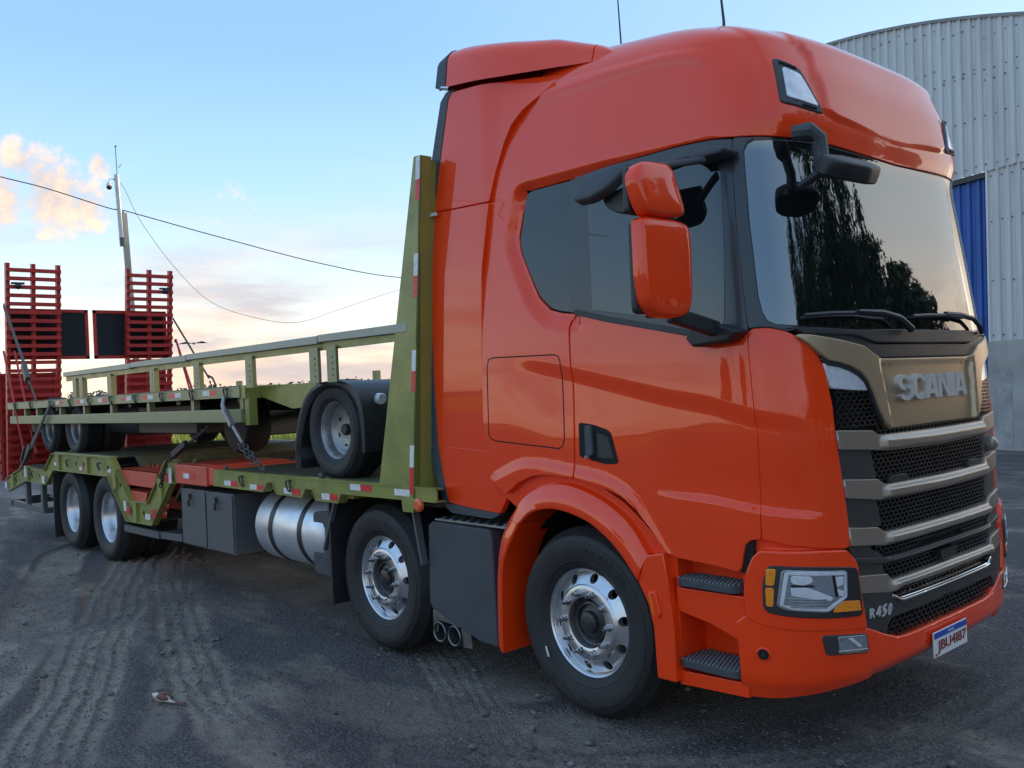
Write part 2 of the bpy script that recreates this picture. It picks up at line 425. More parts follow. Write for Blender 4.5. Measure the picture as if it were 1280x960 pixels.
def H(u, v):
    h = np.zeros_like(u)
    # body line sweeping down the door: a sharp edge, tucked in below
    d = CREASE1(u)-v
    amp = .013*smoothstep(.28, .5, u)*(1-smoothstep(1.15, 1.38, u))
    h -= amp*smoothstep(0, .10, d)*(1-smoothstep(.14, .70, d))
    # lower ledge
    d2 = CREASE2(u)-v
    h -= .017*smoothstep(.80, .95, u)*(1-smoothstep(1.26, 1.36, u))*(smoothstep(-.002, .035, -d2)*(1-smoothstep(.04, .34, -d2)))
    # flared lip round the wheel opening
    da = -dist_pl(u, v, ARCHC, signed=True)
    h += .013*smoothstep(-.02, .055, da)
    # gutter above the side windows
    du = UNDER(u)-v
    h -= .036*smoothstep(.0, .06, du)*smoothstep(.35, .42, u)*(1-smoothstep(1.07, 1.17, u))*(v > 2.9)
    # bevelled frame of the quarter window
    m = smoothstep(3.04, 2.94, v)*smoothstep(2.1, 2.16, v)*(u < .60)
    dq = dist_pl(u, v, QWS)
    h -= m*.035*(1-smoothstep(.01, .10, dq))*(1-smoothstep(.0, .01, 0*dq))
    # long flute high on the roof side
    fl = np.interp(u, [.44,.453,.764,.961,1.127,1.16], [3.50,3.521,3.501,3.466,3.386,3.36])
    h += .010*smoothstep(.44, .5, u)*(1-smoothstep(1.06, 1.15, u))*smoothstep(-.07, 0, -np.abs(v-fl))
    # fold between roof side and roof front
    uf = np.interp(v, [2.95, 3.1, 3.3, 3.42, 3.6, 3.8], [1.345, 1.325, 1.318, 1.30, 1.27, 1.24])
    h += .009*smoothstep(2.95, 3.05, v)*smoothstep(-.035, .0, u-uf)*(1-smoothstep(.0, .22, u-uf))*(1-smoothstep(3.6, 3.9, v))
    # broad raised face of the roof front with its sharp lower edge
    ue = np.interp(v, [3.0, 3.087, 3.393, 3.445, 3.60, 3.9], [1.56, 1.553, 1.505, 1.466, 1.44, 1.42])
    dcen = (u-ue)*1.45; dlow = v-VIS(u)
    face = smoothstep(-.02, .045, dcen)*smoothstep(-.004, .036, dlow)*(1-smoothstep(3.5, 4.0, v))
    h += .017*face*(1-.85*smoothstep(1.55, 1.93, u)*(1-smoothstep(3.05, 3.3, v)))
    return h
VIS = pline([(1.44, 3.12), (1.5, 3.10), (1.553, 3.087), (1.618, 3.060), (2.0, 3.028)])
FLUTE = pline([(.44, 3.50), (.453, 3.521), (.764, 3.501), (.961, 3.466), (1.127, 3.386), (1.16, 3.36)])
CURVES = [(CREASE1, .28, 1.40, (0, -.02, -.04, -.06, -.08, -.10)), (CREASE2, .80, 1.38, (-.006, 0, .012, .025, .038)), (UNDER, .34, 1.18, (0, -.015, -.03, -.045, -.06)),
          (VIS, 1.48, 2.0, (-.005, .006, .016, .026, .037)), (FLUTE, .43, 1.17, (-.07, -.045, -.02, 0, .02, .045, .07))]
def cut_curve(bm, fn, lo, hi, offs, gu):
    xs = [g for g in gu if lo-1e-6 <= g <= hi+1e-6]
    for o in offs:
        bk = {}
        for f in bm.faces:
            k = np.searchsorted(xs, f.calc_center_median().x)
            if 0 < k < len(xs): bk.setdefault(k, []).append(f)
        for k, fs in bk.items():
            a, b = xs[k-1], xs[k]; ya, yb = float(fn(a))+o, float(fn(b))+o
            fs = [f for f in fs if f.is_valid and min(v.co.y for v in f.verts) < max(ya, yb)+1e-6 and max(v.co.y for v in f.verts) > min(ya, yb)-1e-6]
            if not fs: continue
            es = {e for f in fs for e in f.edges}; vs = {v for f in fs for v in f.verts}
            bmesh.ops.bisect_plane(bm, geom=list(vs)+list(es)+fs, dist=1e-6, plane_co=(a, ya, 0), plane_no=(-(yb-ya), b-a, 0))
    bmesh.ops.remove_doubles(bm, verts=bm.verts, dist=1e-4)
def ARCHY(u):
    return np.interp(u, [.2,.24,.33,.40,.556,.672,.750,.81,.85,.9], [1.2,1.33,1.40,1.418,1.385,1.345,1.265,1.12,.9,.5])
def surf_pts(u, v, off, hf, surf=None):
    u = np.asarray(u, float); v = np.asarray(v, float); e = 1.5e-3
    sf = surf or S
    P = sf(u, v); nn = np.cross(sf(u+e, v)-sf(u-e, v), sf(u, v+e)-sf(u, v-e))
    L = np.linalg.norm(nn, axis=-1, keepdims=True)
    nn = np.where(L > 1e-10, nn/np.maximum(L, 1e-10), np.array([0, 0, 1.0]))
    h = hf(u, v) if hf is not None else 0
    return P+nn*np.asarray(off+h)[..., None] if np.ndim(off+h) else P+nn*(off+h), nn
def flat_grid(poly, gu, gv):
    bm = bmesh.new(); vs = [bm.verts.new((a, b, 0)) for a, b in poly]; bm.faces.new(vs); bm.normal_update()
    bmesh.ops.triangulate(bm, faces=bm.faces)
    xs = [p[0] for p in poly]; ys = [p[1] for p in poly]
    for g, ax, lo, hi in ((gu, 0, min(xs), max(xs)), (gv, 1, min(ys), max(ys))):
        for c in g:
            if lo+1e-4 < c < hi-1e-4:
                co = (c, 0, 0) if ax == 0 else (0, c, 0); no = (1, 0, 0) if ax == 0 else (0, 1, 0)
                bmesh.ops.bisect_plane(bm, geom=bm.verts[:]+bm.edges[:]+bm.faces[:], dist=1e-6, plane_co=co, plane_no=no)
    bmesh.ops.remove_doubles(bm, verts=bm.verts, dist=2e-5)
    # drop the triangulation edges inside grid cells
    ed = [e for e in bm.edges if len(e.link_faces) == 2 and abs(e.verts[0].co.x-e.verts[1].co.x) > 1e-5 and abs(e.verts[0].co.y-e.verts[1].co.y) > 1e-5]
    bmesh.ops.dissolve_edges(bm, edges=ed, use_verts=False)
    return bm
GU = list(np.arange(-.2, .999, .0125))+list(np.arange(1.0, 1.34, .0125))+list(np.arange(1.34, 2.001, .03)); GV = np.array(sorted(set(list(np.round(np.arange(.25, 4.5, .025), 4))+list(np.round(np.arange(.95, 1.45, .0125), 4)))))
def panel(name, poly, m, parent, off=0.0, thick=.03, hf=H, gu=GU, gv=GV, surf=None, mirror=True, label=None, edge=.004, mname=None, angle=28):
    bm = flat_grid(poly, gu, gv)
    if hf is H and surf is None:
        for c_ in CURVES: cut_curve(bm, c_[0], c_[1], c_[2], c_[3], gu)
    cx = max(p[0] for p in poly) > 1.9995 and surf is None
    vl = list(bm.verts); uv = np.array([(v.co.x, v.co.y) for v in vl])
    P, nn = surf_pts(uv[:, 0], uv[:, 1], off, hf, surf)
    bnd = [e for e in bm.edges if len(e.link_faces) == 1]
    if cx: bnd = [e for e in bnd if not (e.verts[0].co.x > 1.9995 and e.verts[1].co.x > 1.9995)]
    idx = {v: i for i, v in enumerate(vl)}
    fc = {}
    for e in bnd:
        f = e.link_faces[0]; c = f.calc_center_median()
        fc[e] = c.copy()
    outd = {}
    pairs = []
    for e in bnd:
        a, b = e.verts; ia, ib = idx[a], idx[b]
        f = e.link_faces[0]; fi = [idx[v] for v in f.verts]
        cen = P[fi].mean(0); n = nn[ia]+nn[ib]; d = P[ib]-P[ia]; o = np.cross(d, n); L = np.linalg.norm(o)
        if L < 1e-12: continue
        o /= L
        if np.dot(o, cen-P[ia]) > 0: o = -o
        outd.setdefault(ia, np.zeros(3)); outd.setdefault(ib, np.zeros(3)); outd[ia] = outd[ia]+o; outd[ib] = outd[ib]+o
        # orientation: face order
        k = fi.index(ia); fwd = fi[(k+1) % len(fi)] == ib
        pairs.append((ia, ib) if fwd else (ib, ia))
    verts = [tuple(p) for p in P]; faces = [tuple(idx[v] for v in f.verts) for f in bm.faces]
    # make faces point outward
    sgn = 0
    for f in list(bm.faces)[:40]:
        fi = [idx[v] for v in f.verts]
        if len(fi) > 2: sgn += np.sign(np.dot(np.cross(P[fi[1]]-P[fi[0]], P[fi[2]]-P[fi[1]]), nn[fi[0]]))
    ring = {}
    for i, o in outd.items():
        L = np.linalg.norm(o); o = o/L if L > 1e-9 else o
        a = len(verts); verts.append(tuple(P[i]+o*edge*.7-nn[i]*edge*.35))
        verts.append(tuple(P[i]+o*edge-nn[i]*edge)); verts.append(tuple(P[i]+o*edge-nn[i]*max(thick, edge*1.5))); ring[i] = a
    for a, b in pairs:
        ra, rb = ring[a], ring[b]
        faces += [(b, a, ra, rb), (rb, ra, ra+1, rb+1), (rb+1, ra+1, ra+2, rb+2)]
    if sgn < 0: faces = [f[::-1] for f in faces]
    bm.free()
    V = np.array(verts)
    # shading normals straight from the curved surface, so creases stay clean at any grid size
    e = 2.5e-3; U_, V_ = uv[:, 0], uv[:, 1]
    lo, hi = (0, 2.0) if surf is None else (-99, 99)
    f1 = surf_pts(np.minimum(U_+e, hi), V_, off, hf, surf)[0]-surf_pts(U_-e, V_, off, hf, surf)[0]
    f2 = surf_pts(U_, V_+e, off, hf, surf)[0]-surf_pts(U_, V_-e, off, hf, surf)[0]
    sn = np.cross(f1, f2); L = np.linalg.norm(sn, axis=1, keepdims=True); sn = np.where(L > 1e-12, sn/np.maximum(L, 1e-12), nn)
    NV = np.zeros_like(V); NV[:len(P)] = sn
    for i, a in ring.items():
        o = outd[i]; L_ = np.linalg.norm(o); o = o/L_ if L_ > 1e-9 else o
        NV[a] = sn[i]+o*.8; NV[a+1] = sn[i]*.3+o; NV[a+2] = o
    NV /= np.maximum(np.linalg.norm(NV, axis=1, keepdims=True), 1e-9)
    def mk(V, F, nm, NV=NV):
        me = bpy.data.meshes.new(nm); me.from_pydata([tuple(x) for x in V], [], F); me.update()
        me.polygons.foreach_set('use_smooth', [True]*len(me.polygons))
        me.normals_split_custom_set_from_vertices([tuple(x) for x in NV])
        return finish(nm, me, m, parent, False, angle, label)
    if cx:
        n0 = len(V); V2 = np.concatenate([V, V*[1, -1, 1]])
        F2 = faces+[tuple(i+n0 for i in f[::-1]) for f in faces]
        return mk(V2, F2, name, np.concatenate([NV, NV*[1, -1, 1]]))
    o = mk(V, faces, name)
    if mirror:
        mk(V*[1, -1, 1], [f[::-1] for f in faces], name, NV*[1, -1, 1])
    return o
def ribbon(pl, w, su=2.1):
    """closed outline polygon of a polyline with a width (in metres)"""
    p = np.array(pl, float)*[su, 1]; t = np.gradient(p, axis=0); t /= np.linalg.norm(t, axis=1)[:, None]; n = np.stack([-t[:, 1], t[:, 0]], 1)
    a = (p+n*w/2)/[su, 1]; b = (p-n*w/2)/[su, 1]
    return [tuple(x) for x in a]+[tuple(x) for x in b[::-1]]

# =================================================================== GROUND
def ground():
    # tracks and worn strips as height + a dirt mask on the sheet near the truck
    xs = np.concatenate([np.arange(-16, -10.5, .06), np.arange(-10.5, .8, .025), np.arange(.85, 3, .05), [3.5, 5, 8, 12]]); ys = np.concatenate([[-12, -9, -7], np.arange(-5.0, -.2, .025), np.arange(-.15, 12.0, .07)])
    xs = np.concatenate([[-60, -40, -30, -24, -20, -18], xs, [20, 40]]); ys = np.concatenate([[-60, -30, -18], ys, [14, 18, 24, 32, 40]])
    X, Y = np.meshgrid(xs, ys); Z = np.zeros_like(X); D = np.zeros_like(X); K = np.zeros_like(X)
    # large soft unevenness from summed sines
    for i in range(26):
        k = rng.uniform(.4, 7); a = rng.uniform(0, 2*np.pi); ph = rng.uniform(0, 6.3)
        w = np.sin(k*(X*np.cos(a)+Y*np.sin(a))+ph); Z += w*.004/max(1, k*.35)
    def vn(sc, seed):
        g = np.random.default_rng(seed).random((64, 64)); gx = (X/sc) % 63; gy = (Y/sc) % 63; i0, j0 = gx.astype(int), gy.astype(int); fx, fy = gx-i0, gy-j0
        fx, fy = fx*fx*(3-2*fx), fy*fy*(3-2*fy); i1, j1 = i0+1, j0+1
        return (g[j0, i0]*(1-fx)+g[j0, i1]*fx)*(1-fy)+(g[j1, i0]*(1-fx)+g[j1, i1]*fx)*fy
    WOB = (vn(.35, 1)-.5)*.045+(vn(1.1, 2)-.5)*.09; BRK = np.clip(.15+1.5*(vn(.55, 3)*.6+vn(.17, 4)*.4), 0, 1)
    Z += (vn(.22, 5)-.5)*.012*smoothstep(.45, .7, vn(1.6, 6))+(vn(.09, 7)-.5)*.006
    def track(pts, half, grooves, depth, dirt, wob=.0):
        nonlocal Z, D
        p = np.array(cr(pts, 8)); best = np.full(X.shape, 9.0); along = np.zeros(X.shape); acc = 0
        for a, b in zip(p[:-1], p[1:]):
            d = b-a; L = np.hypot(*d)
            if L < 1e-6: continue
            t = np.clip(((X-a[0])*d[0]+(Y-a[1])*d[1])/L**2, 0, 1)
            px, py = X-a[0]-t*d[0], Y-a[1]-t*d[1]; ds = np.hypot(px, py); sg = np.sign(d[0]*py-d[1]*px)
            m = ds < np.abs(best); best = np.where(m, ds*sg, best); along = np.where(m, acc+t*L, along); acc += L
        best = best+WOB; w = np.abs(best); ins = (1-smoothstep(half*.8, half*1.2, w))*BRK
        Z -= depth*ins; Z += depth*.9*(smoothstep(half*.9, half*1.15, w)*(1-smoothstep(half*1.2, half*1.6, w)))
        if grooves:
            g = np.abs(np.sin(np.pi*grooves*(best/half+1)/2)); Z += ins*.020*(1-smoothstep(.05, .6, g)); Z += ins*.004*np.sin(along*2*np.pi/.12)
        fade = .8+.2*np.sin(along*1.3); gm = (1-smoothstep(.12, .5, np.abs(np.sin(np.pi*grooves*(best/half+1)/2)))) if grooves else 0
        D = np.where(ins > .05, np.maximum(D*(1-ins), dirt*ins*fade*(1-.85*gm)), D)
    track([(-10.6,-.35),(-9.1,-.98),(-5.56,-2.51),(-3.1,-3.54),(-1,-4.6)], .29, 5, .012, .95)
    track([(-11,-.9),(-9.96,-1.57),(-6.06,-2.9),(-4.0,-3.95),(-2,-5.0)], .25, 0, .018, .8)
    track([(-10.2,-.1),(-8.5,-.5),(-5.3,-1.95),(-3.0,-3.0)], .10, 0, .008, .6)
    track([(-13,-1.9),(-10,-2.5),(-7.2,-3.7),(-5,-5.2)], .3, 4, .012, .7)
    track([(-9.6,-.2),(-8.0,-1.0),(-4.6,-2.15),(-2.6,-2.7)], .20, 4, .008, .85)
    track([(-8.6,-.2),(-7.0,-.35),(-4.9,-.62),(-3.4,-.75),(-2.3,-.95)], .38, 0, .006, .75)
    track([(-3.4,-.85),(-2.6,-1.2),(-2.0,-1.52),(-1.3,-1.85)], .22, 6, .008, .8)
    track([(-2.8,-1.9),(-1.6,-1.5),(-1.06,-.53),(-.9,.6),(-1.2,2.4)], .35, 0, .004, .55)
    track([(-1.8,-2.1),(-.9,-1.7),(-.2,-.9),(.2,.6),(0,3.0)], .28, 4, .004, .55)
    track([(-20,.6),(-13,.2),(-9.5,.8),(-4,1.0)], .4, 0, .01, .7)
    track([(-.6,-3.2),(.2,-1.8),(.6,0),(.5,4)], .3, 0, .004, .45)
    nx, ny = len(xs), len(ys)
    V = np.stack([X, Y, Z], -1).reshape(-1, 3)
    i, j = np.meshgrid(np.arange(nx-1), np.arange(ny-1)); a = (j*nx+i).ravel()
    Fq = np.stack([a, a+1, a+1+nx, a+nx], 1)
    me = bpy.data.meshes.new('gravel_yard')
    me.vertices.add(len(V)); me.vertices.foreach_set('co', V.ravel())
    me.loops.add(Fq.size); me.loops.foreach_set('vertex_index', Fq.ravel())
    me.polygons.add(len(Fq)); me.polygons.foreach_set('loop_start', np.arange(0, Fq.size, 4)); me.polygons.foreach_set('loop_total', np.full(len(Fq), 4))
    me.update(); me.validate()
    at = me.attributes.new('dirt', 'FLOAT', 'POINT'); at.data.foreach_set('value', D.ravel().astype(np.float32))
    me.polygons.foreach_set('use_smooth', [True]*len(me.polygons))
    m = bpy.data.materials.new('dark_gravel_and_dirt'); m.use_nodes = True
    n, l = m.node_tree.nodes, m.node_tree.links; b = n['Principled BSDF']; b.inputs['Roughness'].default_value = .85
    b.inputs['Specular IOR Level'].default_value = .35
    t = n.new('ShaderNodeTexCoord'); A = N(n, 'ShaderNodeAttribute', attribute_name='dirt')
    def nt(sc, det, ro=.6, st=None):
        q = N(n, 'ShaderNodeTexNoise', i_Scale=sc, i_Detail=det, i_Roughness=ro); src = t.outputs['Object']
        if st:
            mpn = n.new('ShaderNodeMapping'); mpn.inputs['Scale'].default_value = st; mpn.inputs['Rotation'].default_value = (0, 0, R(-18)); l.new(src, mpn.inputs[0]); src = mpn.outputs[0]
        l.new(src, q.inputs['Vector']); return q.outputs[0]
    def rp(v, a0, a1, c0=(0, 0, 0), c1=(1, 1, 1)):
        q = n.new('ShaderNodeValToRGB'); q.color_ramp.elements[0].position = a0; q.color_ramp.elements[1].position = a1
        q.color_ramp.elements[0].color = (*c0, 1); q.color_ramp.elements[1].color = (*c1, 1); l.new(v, q.inputs[0]); return q.outputs[0]
    def mth(op, a, b2, cl=False):
        q = N(n, 'ShaderNodeMath', operation=op, use_clamp=cl)
        for k, v in enumerate((a, b2)):
            if isinstance(v, (int, float)): q.inputs[k].default_value = v
            else: l.new(v, q.inputs[k])
        return q.outputs[0]
    def mx(fc, a, b2):
        q = N(n, 'ShaderNodeMix', data_type='RGBA')
        for k, v in ((0, fc), (6, a), (7, b2)):
            if isinstance(v, tuple): q.inputs[k].default_value = (*v, 1)
            elif isinstance(v, (int, float)): q.inputs[k].default_value = v
            else: l.new(v, q.inputs[k])
        return q.outputs[2]
    vor = N(n, 'ShaderNodeTexVoronoi', i_Scale=42.0, feature='F1'); l.new(t.outputs['Object'], vor.inputs['Vector'])
    grav = mx(rp(nt(62, 4), .38, .66), (.050, .043, .043), (.42, .375, .365))
    grav = mx(rp(vor.outputs['Distance'], .1, .9), grav, (.145, .125, .12))
    dirt = mx(rp(nt(9, 9, .7), .3, .75), (.27, .22, .175), (.45, .37, .295))
    dirt = mx(rp(nt(60, 4), .4, .8), dirt, (.17, .138, .112))
    patch = mth('MULTIPLY', rp(nt(.9, 8, .68, (.6, 1.6, 1)), .50, .62), .85)
    msk = mth('MULTIPLY', mth('MAXIMUM', mth('MULTIPLY', A.outputs['Fac'], 1.35), patch), rp(nt(5, 8, .75), .22, .44), True)
    l.new(mx(msk, grav, dirt), b.inputs['Base Color'])
    hgt = mth('ADD', mth('MULTIPLY', nt(60, 6), mth('SUBTRACT', 1.25, msk)), mth('MULTIPLY', nt(14, 6), .5))
    hgt = mth('ADD', hgt, mth('MULTIPLY', vor.outputs['Distance'], mth('MULTIPLY', mth('SUBTRACT', 1.1, msk), -.6)))
    bpn = N(n, 'ShaderNodeBump', i_Strength=1.0, i_Distance=.05); l.new(hgt, bpn.inputs['Height']); l.new(bpn.outputs[0], b.inputs['Normal'])
    me.materials.append(m)
    o = bpy.data.objects.new('gravel_yard', me); link(o); o['kind'] = 'structure'
    # loose stones
    ico = [(0,0,1),(.9,0,.3),(.28,.85,.3),(-.72,.53,.3),(-.72,-.53,.3),(.28,-.85,.3),(.5,.4,-.5),(-.5,0,-.5)]
    tri = [(0,1,2),(0,2,3),(0,3,4),(0,4,5),(0,5,1),(1,6,2),(2,6,7),(2,7,3),(3,7,4),(4,7,5),(5,7,6),(5,6,1)]
    n_ = 26000
    px = np.concatenate([rng.uniform(-9, 1.6, n_*3//4), rng.uniform(-15, 2.5, n_//4)]); py = np.concatenate([rng.uniform(-4.2, -.4, n_*3//4), rng.uniform(-4, 4, n_//4)])
    s_ = rng.uniform(.004, .010, len(px))*(1+2.2*(rng.random(len(px)) > .988)); rot = rng.uniform(0, 6.28, len(px))
    base_ = np.array(ico); V = np.empty((len(px), 8, 3)); c, s = np.cos(rot)[:, None], np.sin(rot)[:, None]
    jit = base_[None]*(1+rng.uniform(-.3, .3, (len(px), 8, 1)))
    V[..., 0] = (jit[..., 0]*c-jit[..., 1]*s)*s_[:, None]+px[:, None]; V[..., 1] = (jit[..., 0]*s+jit[..., 1]*c)*s_[:, None]+py[:, None]; V[..., 2] = jit[..., 2]*s_[:, None]*.7+.002
    Ft = (np.array(tri)[None]+(np.arange(len(px))*8)[:, None, None]).reshape(-1, 3)
    me = bpy.data.meshes.new('loose_gravel'); V = V.reshape(-1, 3)
    me.vertices.add(len(V)); me.vertices.foreach_set('co', V.ravel()); me.loops.add(Ft.size); me.loops.foreach_set('vertex_index', Ft.ravel())
    me.polygons.add(len(Ft)); me.polygons.foreach_set('loop_start', np.arange(0, Ft.size, 3)); me.polygons.foreach_set('loop_total', np.full(len(Ft), 3)); me.update()
    ms = mat('gravel_stone', (.07, .068, .07), .8, var=1.0, var_scale=40, var_col=(.24, .23, .225)); me.materials.append(ms)
    o = bpy.data.objects.new('loose_gravel', me); link(o); o['kind'] = 'stuff'; o['label'] = 'loose dark gravel stones scattered on the yard beside the truck'
    # land beyond the yard
    def sheet(name, pts, z, m):
        me = bpy.data.meshes.new(name); me.from_pydata([(x, y, z) for x, y in pts], [], [tuple(range(len(pts)))]); me.update(); me.materials.append(m)
        o = bpy.data.objects.new(name, me); link(o); o['kind'] = 'structure'; return o
    mf = mat('crop_field', (.14, .19, .03), .9, var=1.0, var_scale=.35, var_col=(.50, .43, .05), bump=.6, bump_scale=3, detail=8)
    md = mat('distant_land', (.06, .075, .035), .9, var=.6, var_scale=.02, bump=.3, bump_scale=1)
    sheet('ground', [(-2500, -2500), (2500, -2500), (2500, 2500), (-2500, 2500)], -.10, md)
    sheet('field', [(-400, -200), (-40.0, -160), (-30, 14), (-22, 42), (-15, 300), (-300, 420)], -.02, mf)
ground()

# =================================================================== TRUCK: CAB
truck = thing('flatbed_truck', 'orange red heavy haulage truck with high roof cab and olive plant carrying deck', 'truck')
T_ = truck
def xz(pts): return [(uX(x, z), z) for x, z in pts]
# dark inner shell so that every gap between panels looks into shade
panel('cab_inner_shell', [(0.02,1.12),(.25,1.30),(.40,1.42),(.56,1.40),(.70,1.33),(.78,1.22),(.84,1.02),(1.05,1.0),(1.12,1.02),(1.30,1.0),(1.34,.45),(2.0,.45),(2.0,4.448),(.5,4.448),(.5,3.62),(.40,3.40),(.24,3.02),(.02,3.02)], VOID, T_, off=-.055, thick=.02, hf=None,
      gu=GU[::3], gv=GV[::3])
mb = MB(); mb.box(-2.60, -2.56, -1.10, 1.10, 1.05, 3.66); mb.box(-2.56, -.55, -1.08, 1.08, .95, 1.0) if 0 else None
mb.build('cab_rear_wall', GREYP, T_)
# --- red skin
ROOF = [(.286,1.215),(.250,1.255),(.222,1.300),(.199,1.378),(.194,1.563),(.196,2.0),(.206,2.506),(.238,2.972),(.272,3.161),(.323,3.379),(.37,3.468),(.432,3.523),(.465,3.60),(.50,3.80),(.50,4.20),(.50,4.448),
        (2.0,4.448),(2.0,2.930),(1.777,2.940),(1.553,2.953),(1.431,2.957),(1.317,2.962),(1.22,2.966),(1.171,2.970),(1.094,2.983),(.971,2.995),(.739,2.998),(.61,2.988),(.391,2.992),
        (.372,2.85),(.353,2.727),(.360,2.631),(.400,2.461),(.430,2.345),(.474,2.266),(.520,2.240),(.572,2.226),(.556,2.187),(.555,2.035),(.555,1.809),(.552,1.508),(.549,1.330),(.476,1.339),(.430,1.338),(.389,1.326),(.337,1.284)]
panel('sleeper_and_roof_skin', ROOF, RED, T_, thick=.04, label='glossy orange red sleeper side and high roof skin')
DOOR = [(.583,2.226),(.567,2.187),(.5635,2.035),(.5635,1.81),(.5605,1.508),(.5575,1.328),(.624,1.304),(.670,1.282),(.715,1.250),(.760,1.19),(.800,1.100),(.846,.985),(.870,.967),(.969,.955),(1.050,.940),(1.062,.955),(1.072,1.02),(1.081,1.065),(1.100,1.090),(1.134,1.100),
        (1.136,1.24),(1.1415,1.50),(1.139,1.75),(1.139,2.034),(.966,2.048),(.879,2.09),(.704,2.170)]
panel('cab_door', DOOR, RED, T_, thick=.04)
CORNER = [(1.1455,2.036),(1.165,2.052),(1.207,2.052),(1.245,2.040),(1.279,2.020),(1.331,1.968),(1.377,1.884),(1.388,1.793),(1.398,1.683),(1.400,1.541),(1.420,1.30),(1.432,1.11),(1.428,1.040),(1.415,1.035),(1.299,1.055),(1.21,1.075),(1.1425,1.10),(1.1425,1.237),(1.148,1.50),(1.1455,1.75)]
panel('corner_panel', CORNER, RED, T_, thick=.06)
panel('corner_filler', [(1.06,1.10),(1.15,1.115),(1.42,1.06),(1.47,.93),(1.05,.93)], RED, T_, off=-.035, thick=.02, hf=None)
panel('door_air_slot', [(1.060,.935),(1.075,.935),(1.100,.945),(1.110,1.088),(1.085,1.075),(1.072,1.01)], VOID, T_, off=-.012, thick=.02, hf=None)
# --- bumper
SUR = [(1.078,.85),(1.088,.93),(1.112,1.006),(1.135,1.038),(1.30,1.028),(1.405,1.015),(1.436,.968),(1.444,.935),(1.448,.82),(1.468,.662),(1.30,.686),(1.209,.697),(1.110,.720),(1.078,.745)]
panel('headlight_surround', SUR, RED, T_, off=.018, thick=.06, hf=None, edge=.010)
panel('bumper_corner', [(1.078,.737),(1.110,.711),(1.209,.689),(1.30,.678),(1.466,.652),(1.509,.408),(1.40,.395),(1.286,.380),(1.179,.364),(1.067,.356),(uX(-.40,.36),.356),(uX(-.40,.7),.70)],
      RED, T_, off=.012, thick=.08, hf=lambda u, v: -.02*smoothstep(.46, .36, v), edge=.010)
panel('bumper_centre', [(1.470,.650),(1.55,.600),(1.633,.558),(1.70,.550),(2.0,.552),(2.0,.415),(1.75,.415),(1.513,.408)], RED, T_, off=.014, thick=.08, hf=lambda u, v: -.03*smoothstep(.47, .39, v), edge=.008)
# side step area between wheel and bumper corner
XA, XB = -.795, -.40
mb = MB()
mb.prism([(XA,.815),(XB,.82),(XB,.60),(-.60,.665),(XA,.70)], -1.205, -1.165)
mb.prism([(XA,.405),(XB,.42),(XB,.352),(XA,.335)], -1.205, -1.0)
mb.box(XA, XB-.005, -1.0, -.985, .36, .96); mb.box(XA, XA+.012, -1.2, -.98, .35, .955); mb.box(XB-.012, XB, -1.19, -.98, .36, .93)
mb.prism([(XA-.03,.99),(XB+.14,.955),(XB+.14,.86),(XA-.03,.86)], -1.08, -1.07)
mb.box(XA, XB, -1.19, -1.0, .795, .812)
mb.mirror_y(); mb.build('step_housing', RED, T_, bevel=.008)
def step(z0, tilt):
    # rounded grey step with a knobbed top
    mb = MB(); x0, x1 = XA+.01, XB-.01; pl = rnd([(x0, -1.225), (x1-.04, -1.225), (x1, -1.16), (x1, -1.01), (x0, -1.01)], .045)
    mb.prism(pl, z0-.038, z0, axis=2)
    o = mb.build('step', GREYP, T_, bevel=.006)
    k = MB()
    nx_, ny_ = 15, 8
    for i in range(nx_):
        for j in range(ny_):
            x = x0+.022+(x1-x0-.05)*(i+.5*(j % 2))/(nx_-.5); y = -1.212+.19*j/(ny_-1)
            k.add([(x-.009,y-.008,z0),(x+.009,y-.008,z0),(x+.009,y+.008,z0),(x-.009,y+.008,z0),(x-.004,y-.003,z0+.009),(x+.004,y-.003,z0+.009),(x+.004,y+.003,z0+.009),(x-.004,y+.003,z0+.009)],
                  [(4,5,6,7),(0,1,5,4),(1,2,6,5),(2,3,7,6),(3,0,4,7)])
    kn = k.build('grip_knobs', STEELG, o, smooth=False); kn['kind'] = 'stuff'
    o2 = clone(o, T_); o2.scale = (1, -1, 1)
step(.865, 0); step(.468, 0)
# --- windows and pillars
panel('windscreen', [(1.203,2.895),(1.215,2.925),(1.235,2.938),(1.43,2.941),(1.70,2.928),(2.0,2.918),(2.0,2.040),(1.85,2.040),(1.532,2.044),(1.293,2.063),(1.235,2.072),(1.212,2.088),(1.199,2.13),(1.192,2.21),(1.192,2.55)],
      GLASS, T_, off=-.004, thick=.01, hf=None, edge=.002, gu=list(np.arange(1.15, 2.0, .02)), gv=GV)
panel('windscreen_frame', [(1.151,2.055),(1.149,2.44),(1.160,2.80),(1.168,2.962),(1.23,2.958),(1.32,2.954),(1.43,2.949),(1.553,2.945),(1.777,2.932),(2.0,2.922),(2.0,2.025),(1.532,2.030),(1.293,2.045),(1.250,2.035),(1.207,2.058),(1.165,2.058)],
      PILLAR, T_, off=-.012, thick=.02, hf=None, mname='x')
panel('windscreen_pillar_cover', [(1.1515,2.060),(1.1495,2.44),(1.161,2.80),(1.169,2.958),(1.232,2.952),(1.213,2.935),(1.198,2.90),(1.187,2.55),(1.187,2.20),(1.195,2.12),(1.210,2.08),(1.234,2.066),(1.290,2.054),(1.250,2.046),(1.207,2.062),(1.165,2.062)],
      PILLAR, T_, off=.003, thick=.02, hf=None)
